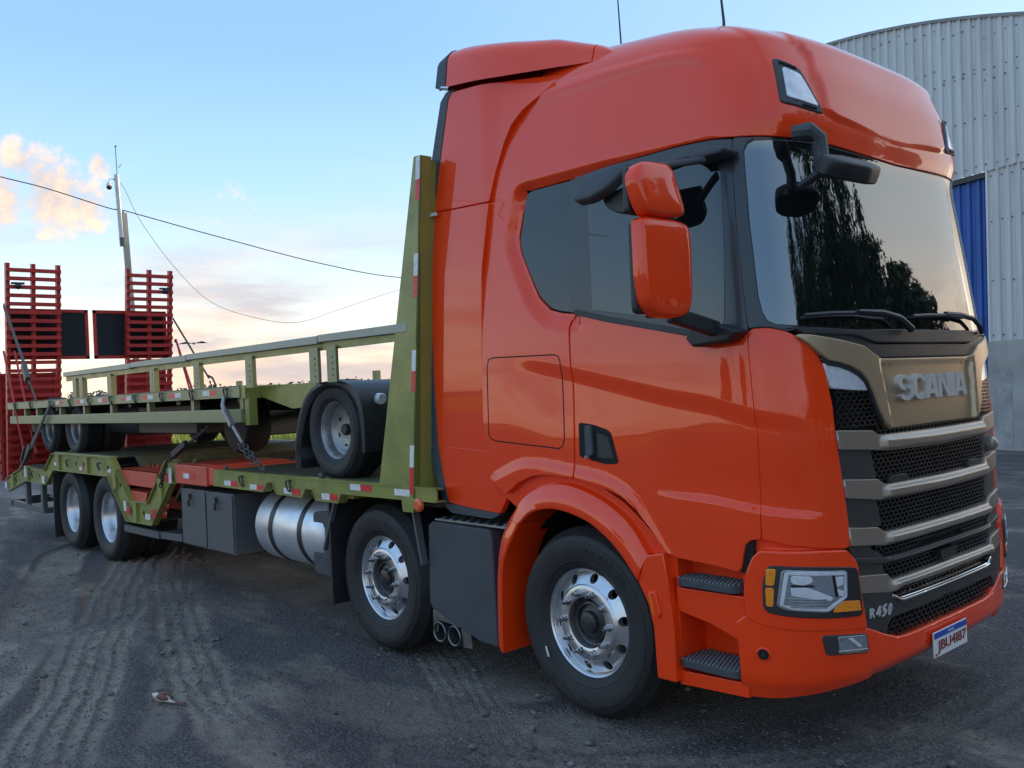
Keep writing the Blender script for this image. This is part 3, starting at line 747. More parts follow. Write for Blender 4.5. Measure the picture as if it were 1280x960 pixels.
panel('door_window_frame', [(.586,2.240),(.598,2.60),(.613,2.974),(.739,2.985),(.97,2.981),(1.094,2.969),(1.162,2.955),(1.152,2.70),(1.1435,2.44),(1.1455,2.048),(1.12,2.040),(.966,2.058),(.879,2.098),(.704,2.178)],
      PILLAR, T_, off=-.002, thick=.03, hf=None)
panel('side_window', [(.660,2.902),(.655,2.60),(.650,2.235),(.88,2.145),(.969,2.110),(1.060,2.072),(1.072,2.10),(1.098,2.40),(1.118,2.80),(1.110,2.85),(1.09,2.872),(.90,2.895)], GLASSS, T_, off=.0005, thick=.01, hf=None, edge=.001)
panel('window_seal', ribbon([(.586,2.234),(.704,2.172),(.879,2.094),(.966,2.053),(1.08,2.046)], .022), BLACK, T_, off=.006, thick=.01, hf=None)
panel('quarter_window', rnd([(.400,2.978),(.378,2.80),(.363,2.70),(.372,2.62),(.410,2.461),(.440,2.355),(.483,2.278),(.527,2.252),(.578,2.241),(.592,2.60),(.603,2.974),(.50,2.978)], .03), GLASSQ, T_, off=-.030, thick=.01, hf=None, edge=.001)
panel('window_post', [(.580,2.238),(.592,2.60),(.606,2.976),(.585,2.976),(.571,2.60),(.556,2.243)], PILLAR, T_, off=-.024, thick=.02, hf=None)
# locker flap seam, handle
fl = [(.218,1.60),(.218,1.97),(.225,2.012),(.245,2.022),(.498,2.010),(.515,2.000),(.521,1.97),(.521,1.54),(.514,1.50),(.500,1.486),(.247,1.522),(.226,1.535),(.218,1.56),(.218,1.60)]
panel('locker_seam', ribbon(fl, .006), VOID, T_, off=.0015, thick=.004, edge=.0005)
panel('handle_recess', rnd([(.576,1.628),(.626,1.616),(.672,1.590),(.684,1.572),(.706,1.418),(.665,1.412),(.576,1.446)], .012), VOID, T_, off=.004, thick=.02, edge=.003, hf=lambda u, v: H(u, v))
panel('handle_recess_floor', [(.640,1.575),(.675,1.55),(.692,1.44),(.640,1.445)], BLACK, T_, off=.006, thick=.01, edge=.002)
panel('door_handle', rnd([(.604,1.612),(.622,1.610),(.626,1.46),(.606,1.452)], .008), GREYP, T_, off=.022, thick=.03, edge=.004)
mb = MB(); q = S(uX(-1.33, 1.455), 1.455); mb.lathe([(0,-.012),(.010,-.012),(.012,-.006),(.012,0.02)], (float(S(.615, 1.447)[0]), float(S(.615, 1.447)[1])-.030, 1.447), 14, 1)
mb.build('door_lock', CHROME, T_)
# --- rear air deflector
def S2(x, z):
    x, z = np.broadcast_arrays(np.asarray(x, float), np.asarray(z, float))
    y = -(1.195-.05*np.clip(z-2.6, 0, 2)-.16*smoothstep(3.35, 3.85, z)*smoothstep(-2.25, -1.55, x)-.02*smoothstep(-2.2, -2.02, x))
    return np.stack([x, y, z], -1)
g2x, g2z = list(np.arange(-3, -1, .05)), list(np.arange(1, 4.2, .05))
def pan2(name, poly, m, **k): return panel(name, poly, m, T_, surf=S2, gu=g2x, gv=g2z, hf=None, **k)
pan2('side_deflector_upper', [(-2.66,3.005),(-2.62,3.20),(-2.55,3.50),(-2.505,3.69),(-2.48,3.735),(-2.10,3.695),(-1.80,3.655),(-1.60,3.618),(-1.645,3.575),(-1.72,3.525),(-1.84,3.470),(-1.93,3.400),(-2.00,3.30),(-2.07,3.15),(-2.125,2.975),(-2.40,2.990)], RED, thick=.05)
pan2('side_deflector_middle', [(-2.665,2.990),(-2.40,2.975),(-2.130,2.960),(-2.20,2.506),(-2.228,2.0),(-2.232,1.563),(-2.228,1.462),(-2.45,1.475),(-2.705,1.492),(-2.72,1.9),(-2.715,2.56)], RED, thick=.05)
pan2('side_deflector_lower', [(-2.703,1.484),(-2.45,1.467),(-2.226,1.454),(-2.215,1.36),(-2.15,1.27),(-2.065,1.190),(-2.13,1.085),(-2.40,1.100),(-2.62,1.120),(-2.665,1.28)], RED, thick=.05)
pan2('deflector_edge', [(-2.455,3.755),(-2.53,3.745),(-2.585,3.70),(-2.64,3.50),(-2.70,3.28),(-2.775,2.90),(-2.815,2.56),(-2.825,2.20),(-2.808,1.48),(-2.745,1.28),(-2.67,1.10),(-2.59,1.055),(-2.20,1.045),(-2.13,1.075),(-2.40,1.090),(-2.628,1.110),(-2.675,1.28),(-2.713,1.49),(-2.73,1.90),(-2.725,2.56),(-2.673,3.0),(-2.63,3.20),(-2.56,3.50),(-2.515,3.69)], GREYP, off=.004, thick=.05)
mb = MB(); mb.box(-2.72, -2.60, -1.215, -1.20, 2.965, 2.985); mb.mirror_y(); mb.build('deflector_bracket', WHITE, T_)
mb = MB(); mb.tube([(-2.47,-1.16,3.755),(-2.53,-1.165,3.775),(-2.56,-1.16,3.775)], .012, 6); mb.mirror_y(); mb.build('deflector_hinge', CHROME, T_)
# roof spoiler
def spoil(x0f, name, m, xs, off=0.0):
    mb = MB(); rows = []
    for x in xs:
        t = (x+2.52)/(1.19)
        top = np.interp(x, [-2.62,-2.50,-2.36,-2.0,-1.66,-1.33,-1.2], [4.00,4.03,4.015,3.94,3.86,3.72,3.64]); bot = np.interp(x, [-2.62,-2.48,-2.0,-1.6,-1.345,-1.2], [3.79,3.770,3.705,3.66,3.62,3.58])
        w = 1.165-.135*smoothstep(-2.3, -1.35, x)
        r = min(.11, (top-bot)*.5); row = [(w, bot)]
        for k in range(6):
            a = k/5*math.pi/2; row.append((w-.02-r+r*math.cos(a)-.0, top-r+r*math.sin(a)))
        row += [(.7, top+.03), (.35, top+.045), (0, top+.05)]
        rows.append([(x, -yy-off, zz+off) for yy, zz in row]+[(x, yy+off, zz+off) for yy, zz in row[::-1][1:]])
    n = len(rows[0])
    mb.add([p for r0 in rows for p in r0], [(i*n+j, i*n+j+1, (i+1)*n+j+1, (i+1)*n+j) for i in range(len(rows)-1) for j in range(n-1)]+[tuple(range(n))[::-1], tuple(range((len(rows)-1)*n, len(rows)*n))])
    return mb.build(name, m, T_, angle=50)
spoil(0, 'roof_spoiler', RED, list(np.linspace(-2.495, -1.36, 24)))
spoil(0, 'spoiler_nose', RED, list(np.linspace(-1.35, -1.16, 6)))
spoil(0, 'spoiler_edge', GREYP, [-2.60, -2.55, -2.50], .004)
# --- front: cowl, badge panel, bars, meshes
panel('grille_backing', [(1.29,2.03),(1.43,1.05),(1.44,.80),(1.49,.62),(1.65,.53),(2.0,.53),(2.0,2.035),(1.5,2.03)], VOID, T_, off=-.05, thick=.02, hf=None, gu=GU[::2], gv=GV[::2])
panel('wiper_cowl', [(1.30,2.045),(1.54,2.026),(1.80,2.030),(2.0,2.030),(2.0,1.975),(1.64,1.978),(1.61,1.985),(1.572,2.0),(1.515,2.016),(1.32,2.022)], BLACK, T_, off=.016, thick=.05, hf=None, edge=.008)
panel('cowl_lid', [(1.33,2.018),(1.50,2.010),(1.575,1.988),(1.622,1.965),(1.66,1.958),(2.0,1.962),(2.0,1.905),(1.655,1.905),(1.615,1.918),(1.56,1.958),(1.50,1.975),(1.35,2.012)], BLACK, T_, off=.004, thick=.05, hf=None, edge=.008)
def bh(u, v):   # badge panel: wings proud, centre tucked in behind a bevel that narrows downward
    e = 1.628+(1.90-v)*.115
    h = -.030*smoothstep(0, .030, u-e)*(1-.0*v)
    h += .012*smoothstep(1.86, 1.875, v)*smoothstep(.0, .03, u-e)
    return h-.03*smoothstep(1.80, 1.90, v)*(u < e)*smoothstep(1.45, 1.62, u)*.0
gub = sorted(set([round(x, 4) for x in np.arange(1.29, 2.001, .012)]))
panel('badge_panel', [(1.292,2.012),(1.335,2.008),(1.46,1.978),(1.560,1.950),(1.600,1.918),(1.640,1.893),(1.70,1.888),(2.0,1.888),(2.0,1.562),(1.70,1.560),(1.672,1.562),(1.640,1.590),(1.618,1.640),(1.592,1.730),(1.566,1.800),(1.535,1.838),(1.49,1.868),(1.44,1.888),(1.395,1.900),(1.372,1.925),(1.33,1.975)],
      BADGE, T_, off=.022, thick=.05, hf=bh, edge=.007, gu=gub)
panel('badge_panel_rim', ribbon([(1.372,1.905),(1.40,1.882),(1.44,1.874),(1.49,1.853),(1.53,1.826),(1.560,1.790),(1.584,1.73),(1.610,1.640),(1.632,1.586)], .016, 1.45), BLACK, T_, off=.010, thick=.03, hf=None)
panel('upper_lamp', rnd([(1.383,1.886),(1.43,1.872),(1.485,1.850),(1.525,1.824),(1.552,1.792),(1.574,1.750),(1.50,1.756),(1.406,1.770)], .012), REFL, T_, off=.002, thick=.03, hf=None, edge=.006)
mb = MB()
def honey(name, poly, off=-.012, pitch=.040, wire=.0075, surf_su=1.45):
    """real honeycomb lattice clipped to a region of the cab surface"""
    px = np.array(poly)*[surf_su, 1]
    def inside(x, y):
        c = False; n = len(px); j = n-1
        x = min(x, 2.0*surf_su-.002)
        for i in range(n):
            if (px[i, 1] > y) != (px[j, 1] > y) and x < (px[j, 0]-px[i, 0])*(y-px[i, 1])/(px[j, 1]-px[i, 1])+px[i, 0]: c = not c
            j = i
        return c
    x0, x1 = px[:, 0].min(), px[:, 0].max(); y0, y1 = px[:, 1].min(), px[:, 1].max()
    r = pitch/math.sqrt(3); segs = []
    i = 0; cy = y0-pitch
    hh = pitch*.62
    rowi = 0
    while cy < y1+pitch:
        cx = x0-pitch+(pitch/2 if rowi % 2 else 0)
        while cx < x1+pitch:
            P = [(cx+pitch/2, cy-hh*.24), (cx+pitch/2, cy+hh*.24), (cx, cy+hh*.56), (cx-pitch/2, cy+hh*.24)]
            segs += [(P[0], P[1]), (P[1], P[2]), (P[2], P[3])]
            cx += pitch
        cy += hh*.80; rowi += 1
    A = []; 
    for a, b in segs:
        if min(a[0], b[0]) < 2.0*surf_su and inside(*a) and inside(*b): A.append((a, b))
    if not A: return
    A = np.array(A); d = A[:, 1]-A[:, 0]; L = np.hypot(d[:, 0], d[:, 1]); nrm = np.stack([-d[:, 1], d[:, 0]], 1)/L[:, None]*wire/2
    Q = np.stack([A[:, 0]+nrm, A[:, 0]-nrm, A[:, 1]-nrm, A[:, 1]+nrm], 1).reshape(-1, 2)
    P0, n0 = surf_pts(np.minimum(Q[:, 0]/surf_su, 2.0), Q[:, 1], off, None); P1 = P0-n0*.018
    V = np.concatenate([P0, P1]); k = len(P0); F = []
    for q in range(0, k, 4):
        F += [(q, q+1, q+2, q+3), (q+1, q, q+k, q+1+k), (q+3, q+2, q+2+k, q+3+k)]
    n1 = len(V); V = np.concatenate([V, V*[1, -1, 1]]); F += [tuple(i+n1 for i in f[::-1]) for f in F]
    me = bpy.data.meshes.new(name); me.from_pydata([tuple(v) for v in V], [], F); me.update()
    o = finish(name, me, MESH, T_, smooth=False); o['kind'] = 'stuff'
    return o
honey('grille_mesh', [(1.400,1.768),(1.50,1.756),(1.585,1.745),(1.622,1.60),(1.61,1.575),(1.402,1.575)], .0)
honey('grille_mesh', [(1.600,1.585),(1.66,1.558),(2.0,1.558),(2.0,1.522),(1.60,1.522)], -.006)
honey('grille_mesh', [(1.566,1.462),(1.64,1.455),(2.0,1.450),(2.0,1.288),(1.612,1.292),(1.584,1.305)])
honey('grille_mesh', [(1.578,1.228),(1.64,1.232),(2.0,1.224),(2.0,1.068),(1.597,1.068)])
honey('grille_mesh', [(1.528,1.000),(1.60,1.014),(2.0,1.014),(2.0,.965),(1.59,.955)], -.02)
honey('grille_mesh', [(1.586,.928),(2.0,.930),(2.0,.842),(1.612,.840),(1.593,.865)])
honey('grille_mesh', [(1.617,.787),(1.64,.803),(2.0,.800),(2.0,.747),(1.665,.745),(1.62,.770)], -.02)
honey('grille_mesh', [(1.606,.663),(2.0,.673),(2.0,.560),(1.640,.562),(1.583,.594)], -.004, pitch=.046)
honey('grille_mesh', [(1.412,1.026),(1.52,1.0),(1.52,.985),(1.42,1.0)], -.02)
# bars: centre stands proud with chamfered faces
def bar(name, top, bot, m, offc, offs, ub=1.585, w=.04):
    poly = top+bot[::-1]
    tp, bt = pline(top), pline(bot)
    def hf(u, v):
        k = smoothstep(ub, ub+w, u); t = np.clip((tp(u)-v)/np.maximum(tp(u)-bt(u), 1e-3), 0, 1)
        prof = smoothstep(-.02, .38, t)*.6+.4-.55*smoothstep(.84, 1.0, t)
        return offs+(offc*prof-offs)*k
    gvv = sorted([tp(2.0)-(tp(2.0)-bt(2.0))*q for q in np.linspace(.05, .95, 8)])
    return panel(name, poly, m, T_, off=0, thick=.05, hf=hf, edge=.004, gu=sorted(list(np.arange(1.40, 2.001, .012))), gv=gvv, angle=40)
bar('grille_bar', [(1.405,1.567),(1.50,1.558),(1.565,1.552),(1.60,1.527),(2.0,1.523)], [(1.412,1.486),(1.50,1.476),(1.565,1.467),(1.64,1.457),(2.0,1.450)], METAL, .040, .010)
bar('grille_bar', [(1.421,1.340),(1.50,1.330),(1.577,1.321),(1.612,1.291),(2.0,1.285)], [(1.428,1.261),(1.50,1.247),(1.583,1.230),(1.64,1.232),(2.0,1.224)], METAL, .040, .010)
bar('grille_bar', [(1.430,1.118),(1.50,1.105),(1.562,1.097),(1.598,1.067),(2.0,1.065)], [(1.436,1.040),(1.53,1.026),(1.594,1.014),(1.66,1.014),(2.0,1.014)], METAL, .036, .008)
bar('grille_bar', [(1.448,.892),(1.52,.882),(1.592,.871),(1.612,.838),(2.0,.842)], [(1.450,.820),(1.53,.805),(1.613,.787),(1.650,.802),(2.0,.800)], METAL, .034, .008)
bar('lower_chrome_bar', [(1.617,.773),(1.655,.748),(2.0,.746)], [(1.618,.755),(1.668,.728),(2.0,.730)], CHROME, .020, .008)
panel('grille_line', ribbon([(1.45,.972),(1.52,.962),(1.59,.950),(1.65,.946),(2.0,.950)], .026, 1.45)[:5]+[(2.0,.935)]+ribbon([(1.45,.972),(1.52,.962),(1.59,.950),(1.65,.946),(2.0,.950)], .026, 1.45)[6:], METALD, T_, off=.014, thick=.04, hf=None) if 0 else None
bar('grille_line', [(1.449,.974),(1.59,.950),(1.66,.948),(2.0,.950)], [(1.449,.962),(1.588,.928),(1.66,.928),(2.0,.930)], METALD, .022, .008)
# side blocks beside the meshes
for P_ in ([(1.4135,1.482),(1.562,1.464),(1.582,1.325),(1.4215,1.344)], [(1.4285,1.257),(1.575,1.227),(1.593,1.105),(1.4305,1.122)], [(1.45,.957),(1.582,.928),(1.590,.878),(1.449,.897)], [(1.437,1.034),(1.53,1.018),(1.53,1.0),(1.588,.957),(1.449,.980)]):
    panel('grille_side_block', P_, METALD, T_, off=-.006, thick=.04, hf=None, edge=.006)
panel('lower_grille_frame', [(1.450,.816),(1.613,.783),(1.614,.757),(1.663,.724),(2.0,.726),(2.0,.677),(1.610,.667),(1.588,.640),(1.578,.590),(1.630,.560),(1.640,.556),(1.55,.606),(1.470,.655)], METALD, T_, off=.004, thick=.04, hf=None, edge=.004)
mb = MB()
for (u0, v0, w_, h_) in ((1.76, 1.245+.065, .10, .045), (1.80, 1.335, .0, .0)): pass
panel('grille_sensor', rnd([(1.66,1.325),(1.755,1.325),(1.765,1.30),(1.755,1.290),(1.66,1.290),(1.65,1.30)], .01), BLACK, T_, off=.004, thick=.03, hf=None)
mb = MB(); mb.add([(.024,.085,.87),(.024,-.085,.87),(.024,-.095,.90),(.024,-.085,.912),(.024,.085,.912),(.024,.095,.90),(-.03,.085,.87),(-.03,-.085,.87),(-.03,-.095,.90),(-.03,-.085,.912),(-.03,.085,.912),(-.03,.095,.90)], [(0,1,2,3,4,5)]+[(i, (i+1) % 6, (i+1) % 6+6, i+6) for i in range(6)])
mb.build('radar_cover', BLACK, T_)
mb = MB(); c = S(1.49, 1.39)
c = (float(c[0])-.03, -float(c[1])-.02, float(c[2])); mb.lathe([(0,.075),(.022,.072),(.040,.058),(.044,.03),(.044,-.02)], c, 20, axis=0)
mb.build('front_view_camera', METAL, T_)
# headlamps
panel('headlight_housing', rnd([(1.136,.80),(1.139,.90),(1.154,.978),(1.30,.962),(1.436,.938),(1.447,.725),(1.36,.735),(1.282,.746),(1.20,.760),(1.145,.775)], .02), BLACK, T_, off=.026, thick=.04, hf=None, edge=.006)
panel('headlight', rnd([(1.192,.962),(1.391,.934),(1.386,.82),(1.315,.765),(1.20,.787),(1.172,.802)], .014), LENS, T_, off=.030, thick=.02, hf=None, edge=.004)
panel('light_guide', ribbon([(1.203,.950),(1.30,.938),(1.382,.926),(1.378,.824),(1.314,.776),(1.21,.796),(1.184,.808),(1.203,.950)], .013, 1.45), REFL, T_, off=.0325, thick=.008, hf=None, edge=.0015)
panel('headlight_reflector', rnd([(1.214,.935),(1.270,.928),(1.272,.905),(1.245,.893),(1.214,.905)], .010), REFL, T_, off=.0335, thick=.01, hf=None, edge=.002)
panel('headlight_reflector', [(1.212,.884),(1.255,.880),(1.333,.826),(1.325,.815),(1.212,.850)], REFL, T_, off=.0335, thick=.01, hf=None, edge=.002)
panel('headlight_reflector', [(1.345,.915),(1.374,.911),(1.371,.880),(1.348,.872)], REFL, T_, off=.0335, thick=.01, hf=None, edge=.002)
panel('headlight_reflector', [(1.350,.862),(1.371,.848),(1.370,.828),(1.352,.835)], REFL, T_, off=.0335, thick=.01, hf=None, edge=.002)
panel('headlight_divider', [(1.212,.895),(1.275,.890),(1.275,.885),(1.212,.888)], VOID, T_, off=.035, thick=.01, hf=None, edge=.001)
panel('headlight_divider', [(1.336,.925),(1.343,.924),(1.350,.832),(1.343,.828)], VOID, T_, off=.035, thick=.01, hf=None, edge=.001)
for vv in (.838, .826, .814, .803):
    panel('headlight_rib', [(1.206,vv),(1.31,vv-.014),(1.31,vv-.018),(1.206,vv-.005)], LENSD, T_, off=.036, thick=.01, hf=None, edge=.001)
panel('turn_signal', rnd([(1.150,.966),(1.174,.964),(1.166,.895),(1.146,.895)], .006), AMBER, T_, off=.030, thick=.01, hf=None, edge=.003)
panel('turn_signal', rnd([(1.145,.880),(1.165,.880),(1.160,.800),(1.144,.802)], .006), AMBER, T_, off=.030, thick=.01, hf=None, edge=.003)
panel('turn_signal', [(1.345,.785),(1.375,.800),(1.432,.790),(1.438,.750),(1.335,.762)], AMBER, T_, off=.030, thick=.01, hf=None, edge=.003)
panel('fog_lamp_housing', rnd([(1.300,.655),(1.466,.630),(1.474,.547),(1.313,.570)], .010), METALD, T_, off=.020, thick=.03, hf=None, edge=.004)
panel('fog_lamp', rnd([(1.350,.643),(1.460,.626),(1.465,.562),(1.356,.577)], .008), LENSD, T_, off=.025, thick=.01, hf=None, edge=.003)
panel('fog_lamp_reflector', [(1.385,.632),(1.402,.629),(1.440,.582),(1.425,.584)], REFL, T_, off=.0275, thick=.01, hf=None, edge=.001)
panel('fog_lamp_trim', [(1.352,.580),(1.466,.564),(1.467,.553),(1.353,.569)], CHROME, T_, off=.0275, thick=.01, hf=None, edge=.002)
# towing eye hole
mb = MB(); c = S(1.127, .573)
cc = Vector((float(c[0]), float(c[1]), .573)); nrm = Vector((.30, -.95, 0)).normalized()
def disc_at(name, c, n, prof, m, seg=18):
    mb = MB(); n = Vector(n).normalized(); a = n.orthogonal().normalized(); b = n.cross(a); k = len(prof); vs = []; fs = []
    for i in range(seg):
        t = 2*math.pi*i/seg
        for rr_, oo in prof: vs.append(Vector(c)+a*(rr_*math.cos(t))+b*(rr_*math.sin(t))+n*oo)
    for i in range(seg):
        j = (i+1) % seg
        for q in range(k-1): fs.append((i*k+q, i*k+q+1, j*k+q+1, j*k+q))
    mb.add(vs, fs); return mb.build(name, m, T_)
disc_at('towing_eye_ring', cc, nrm, [(.024,.006),(.030,.018),(.034,.016),(.036,.006)], RED)
disc_at('towing_eye_hole', cc, nrm, [(0,.0135),(.024,.0135),(.027,.006)], VOID)
disc_at('towing_eye_cap', cc, nrm, [(0,.019),(.009,.019),(.011,.012)], BLACK)
# roof lamps
panel('roof_lamp_frame', rnd([(1.337,3.332),(1.40,3.312),(1.446,3.292),(1.540,3.092),(1.44,3.104),(1.337,3.120)], .014), GREYP, T_, off=.010, thick=.05, edge=.008)
panel('roof_lamp', rnd([(1.362,3.288),(1.44,3.262),(1.510,3.118),(1.44,3.128),(1.362,3.142)], .012), LENSW, T_, off=.016, thick=.02, edge=.004)
panel('roof_lamp_slot', [(1.352,3.318),(1.425,3.297),(1.425,3.289),(1.352,3.308)], VOID, T_, off=.0165, thick=.01, edge=.001)
panel('roof_lamp_slot', [(1.43,3.113),(1.50,3.105),(1.50,3.100),(1.43,3.107)], VOID, T_, off=.0165, thick=.01, edge=.001)
# lettering
def text_mesh(s, size, depth, bold=0.0, xs=1.0):
    cu = bpy.data.curves.new('t', 'FONT'); cu.body = s; cu.size = size; cu.extrude = depth/2; cu.offset = bold; cu.align_x = 'CENTER'; cu.align_y = 'CENTER'; cu.resolution_u = 4
    o = bpy.data.objects.new('t', cu); COL.objects.link(o)
    bpy.context.view_layer.update()
    me = bpy.data.meshes.new_from_object(o.evaluated_get(bpy.context.evaluated_depsgraph_get())); bpy.data.objects.remove(o)
    return me
def place_text(name, s, cen, size, depth, m, parent, width=None, height=None, right=(0, 1, 0), up=(0, 0, 1), bold=0.0, shear=0):
    me = text_mesh(s, size, depth, bold)
    V = np.empty(len(me.vertices)*3); me.vertices.foreach_get('co', V); V = V.reshape(-1, 3)
    lo, hi = V.min(0), V.max(0); V[:, :2] -= ((lo+hi)/2)[:2]
    if width: V[:, 0] *= width/(hi[0]-lo[0])
    if height: V[:, 1] *= height/(hi[1]-lo[1])
    V[:, 0] += shear*V[:, 1]
    r0, u0 = np.array(Vector(right).normalized()), np.array(Vector(up).normalized()); n0 = np.cross(r0, u0)
    W_ = np.array(cen)+V[:, :1]*r0+V[:, 1:2]*u0+V[:, 2:3]*n0
    me.vertices.foreach_set('co', W_.ravel()); me.update(); me.name = name
    me.materials.clear()
    return finish(name, me, m, parent, smooth=False)
# raised letters of the front name: seven bold letter shapes on the badge panel, each one piece
LW = {'S': .142, 'C': .142, 'A': .150, 'N': .142, 'I': .050}
def letter(ch, yc, w, h, x0, zc):
    # filled polygons in a 1x1 cell (x right, y up)
    s_ = .34
    P = []
    if ch == 'I': P = [[(0,0),(1,0),(1,1),(0,1)]]
    if ch == 'N': P = [[(0,0),(.27,0),(.27,.58),(.73,0),(1,0),(1,1),(.73,1),(.73,.44),(.27,1),(0,1)]]
    if ch == 'A': P = [[(0,0),(.27,0),(.33,.20),(.67,.20),(.73,0),(1,0),(.68,1),(.32,1)]]
    if ch in 'SC':
        pass
    out = P
    return out
ly = -.395; zc = 1.748; lh = .126
xf = .006
def add_letter(name, polys, y0, w, holes=None):
    mb = MB()
    for ip, pl in enumerate(polys):
        ug = np.linspace(1, 2, 600); g = S(ug, zc); xs_ = float(np.interp(-abs(y0+w/2), g[:, 1], g[:, 0]))-.008
        mb.prism([(y0+a*w, zc+(b-.5)*lh) for a, b in pl], xs_-.02-.0007*ip, xs_+.016+.0007*ip, axis=0)
    return mb.build(name, LETTER, T_, smooth=False)
def arc(cx, cy, rx, ry, a0, a1, k=10):
    return [(cx+rx*math.cos(R(a0+(a1-a0)*i/k)), cy+ry*math.sin(R(a0+(a1-a0)*i/k))) for i in range(k+1)]
def band(cx, cy, rx, ry, tx, ty, a0, a1, k=10):
    o = arc(cx, cy, rx, ry, a0, a1, k); i = arc(cx, cy, rx-tx, ry-ty, a0, a1, k)
    return [[o[j], o[j+1], i[j+1], i[j]] for j in range(k)]
Sp = band(.5, .70, .5, .32, .27, .17, 20, 180, 8)+band(.5, .70, .5, .32, .27, .17, 180, 265, 6)+band(.5, .30, .5, .32, .27, .17, -160, 0, 8)+band(.5, .30, .5, .32, .27, .17, 0, 85, 6)
Cp = band(.55, .68, .55, .34, .28, .17, 12, 180, 10)+[[(0,.30),(.27,.30),(.27,.70),(0,.70)]]+band(.55, .32, .55, .34, .28, .17, 180, 348, 10)
Np = [[(0,0),(.27,0),(.27,1),(0,1)], [(.73,0),(1,0),(1,1),(.73,1)], [(.22,1),(.0,1),(.75,0),(1,0)]]
Ap = [[(0,0),(.27,0),(.60,1),(.33,1)], [(.73,0),(1,0),(.68,1),(.40,1)], [(.25,.18),(.75,.18),(.70,.36),(.30,.36)]]
y = -.395; gap = .006
for ch, w_ in (('S', .148), ('C', .140), ('A', .158), ('N', .138), ('I', .048), ('A', .158)):
    add_letter('letter', {'S': Sp, 'C': Cp, 'N': Np, 'A': Ap, 'I': [[(0,0),(1,0),(1,1),(0,1)]]}[ch], y, w_)
    y += w_+(gap if ch in 'SCNI' else -.002)
nb = S(1.545, .715)
for k, ch in enumerate('R450'):
    c = surf_pts(np.array([1.500+.030*k]), np.array([.716-.0015*k]), .012, None)[0][0]; c2 = surf_pts(np.array([1.505+.030*k]), np.array([.716]), .012, None)[0][0]
    place_text('badge_character', ch, c, .06, .008, LETTER, T_, width=.036, height=.044, right=(c2-c), bold=.0012, shear=.2)
# number plate (Mercosul format)
mb = MB(); mb.box(.030, .040, -.065-.19, -.065+.195, .400, .525); mb.build('number_plate', PLATEM, T_, bevel=.003)
PY = -.062
mb = MB(); mb.box(.0405, .0415, PY-.192, PY+.192, .493, .522); mb.build('plate_band', PLATEB, T_)
place_text('plate_country', 'BRASIL', (.043, PY, .508), .02, .001, PLATEM, T_, width=.07, height=.012)
place_text('plate_number', 'JBU4I87', (.0425, PY+.006, .447), .07, .002, PLATER, T_, width=.335, height=.066, bold=.001)
mb = MB(); mb.box(.041, .0425, PY-.188, PY-.170, .408, .420); mb.build('plate_mark', PLATER, T_)
# wipers
def wiper(pts, arm):
    W3 = [tuple(surf_pts(np.array([a]), np.array([b]), .030, None)[0][0]) for a, b in pts]
    mb = MB(); mb.tube(W3, .011, 6); mb.tube([(x-.02, y_, z-.012) for x, y_, z in W3], .007, 4)
    return mb.build('wiper', BLACK, T_)
wiper([(1.318,2.100),(1.42,2.108),(1.53,2.110),(1.63,2.100),(1.70,2.098)], 0)
mb = MB(); q = [tuple(surf_pts(np.array([a]), np.array([b]), .045, None)[0][0]) for a, b in ((1.53,2.115),(1.66,2.112),(1.765,2.088),(1.80,2.06),(1.835,2.030))]; mb.tube(q, [.010,.014,.016,.018,.02], 6); mb.build('wiper_arm', BLACK, T_)
def yz_tube(pts, r, name):
    P_ = []
    for yy, vv in pts:
        ug = np.linspace(1, 2, 400); g = S(ug, vv); u0 = np.interp(-abs(yy), g[:, 1], ug); c = surf_pts(np.array([u0]), np.array([vv]), .035, None)[0][0]; P_.append((c[0], yy, c[2]))
    mb = MB(); mb.tube(P_, r, 6); return mb.build(name, BLACK, T_)
yz_tube([(-.19,2.100),(-.02,2.108),(.20,2.112),(.42,2.105)], .011, 'wiper'); yz_tube([(.20,2.120),(.40,2.118),(.60,2.10),(.70,2.06),(.72,2.02)], .014, 'wiper_arm')
yz_tube([(-.03,2.045),(.3,2.048),(.7,2.05)], .012, 'wiper_arm') if 0 else None

# --- mirrors
def pillow(name, outline, o, ax, ay, m, front=.10, back=.03, parent=None, label=None):
    """rounded housing: outline (a,b) in the plane (o, ax, ay), domed towards ax x ay"""
    o, ax, ay = Vector(o), Vector(ax).normalized(), Vector(ay).normalized(); n = ax.cross(ay).normalized()
    pl = rnd(outline, min(.032, .3*min(max(p[0] for p in outline)-min(p[0] for p in outline), max(p[1] for p in outline)-min(p[1] for p in outline))), 4)
    c = np.mean(pl, 0); rings = [(.93, -back), (1.0, -back*.8), (1.0, 0.0), (.99, front*.45), (.965, front*.68), (.91, front*.82), (.76, front*.92), (.45, front*.985)]
    mb = MB(); vs = []; k = len(pl)
    for s, d in rings:
        for a, b in pl: vs.append(o+ax*(c[0]+(a-c[0])*s)+ay*(c[1]+(b-c[1])*s)+n*d)
    vs.append(o+ax*c[0]+ay*c[1]+n*front); fs = [tuple(range(k))[::-1]]
    for i in range(len(rings)-1):
        for j in range(k): fs.append((i*k+j, i*k+(j+1) % k, (i+1)*k+(j+1) % k, (i+1)*k+j))
    b = (len(rings)-1)*k; fs += [(b+j, b+(j+1) % k, len(vs)-1) for j in range(k)]
    mb.add(vs, fs); return mb.build(name, m, parent or T_, angle=40, label=label)
def mirrored(o):
    c = clone(o, T_); c.scale = (1, -1, 1); return c
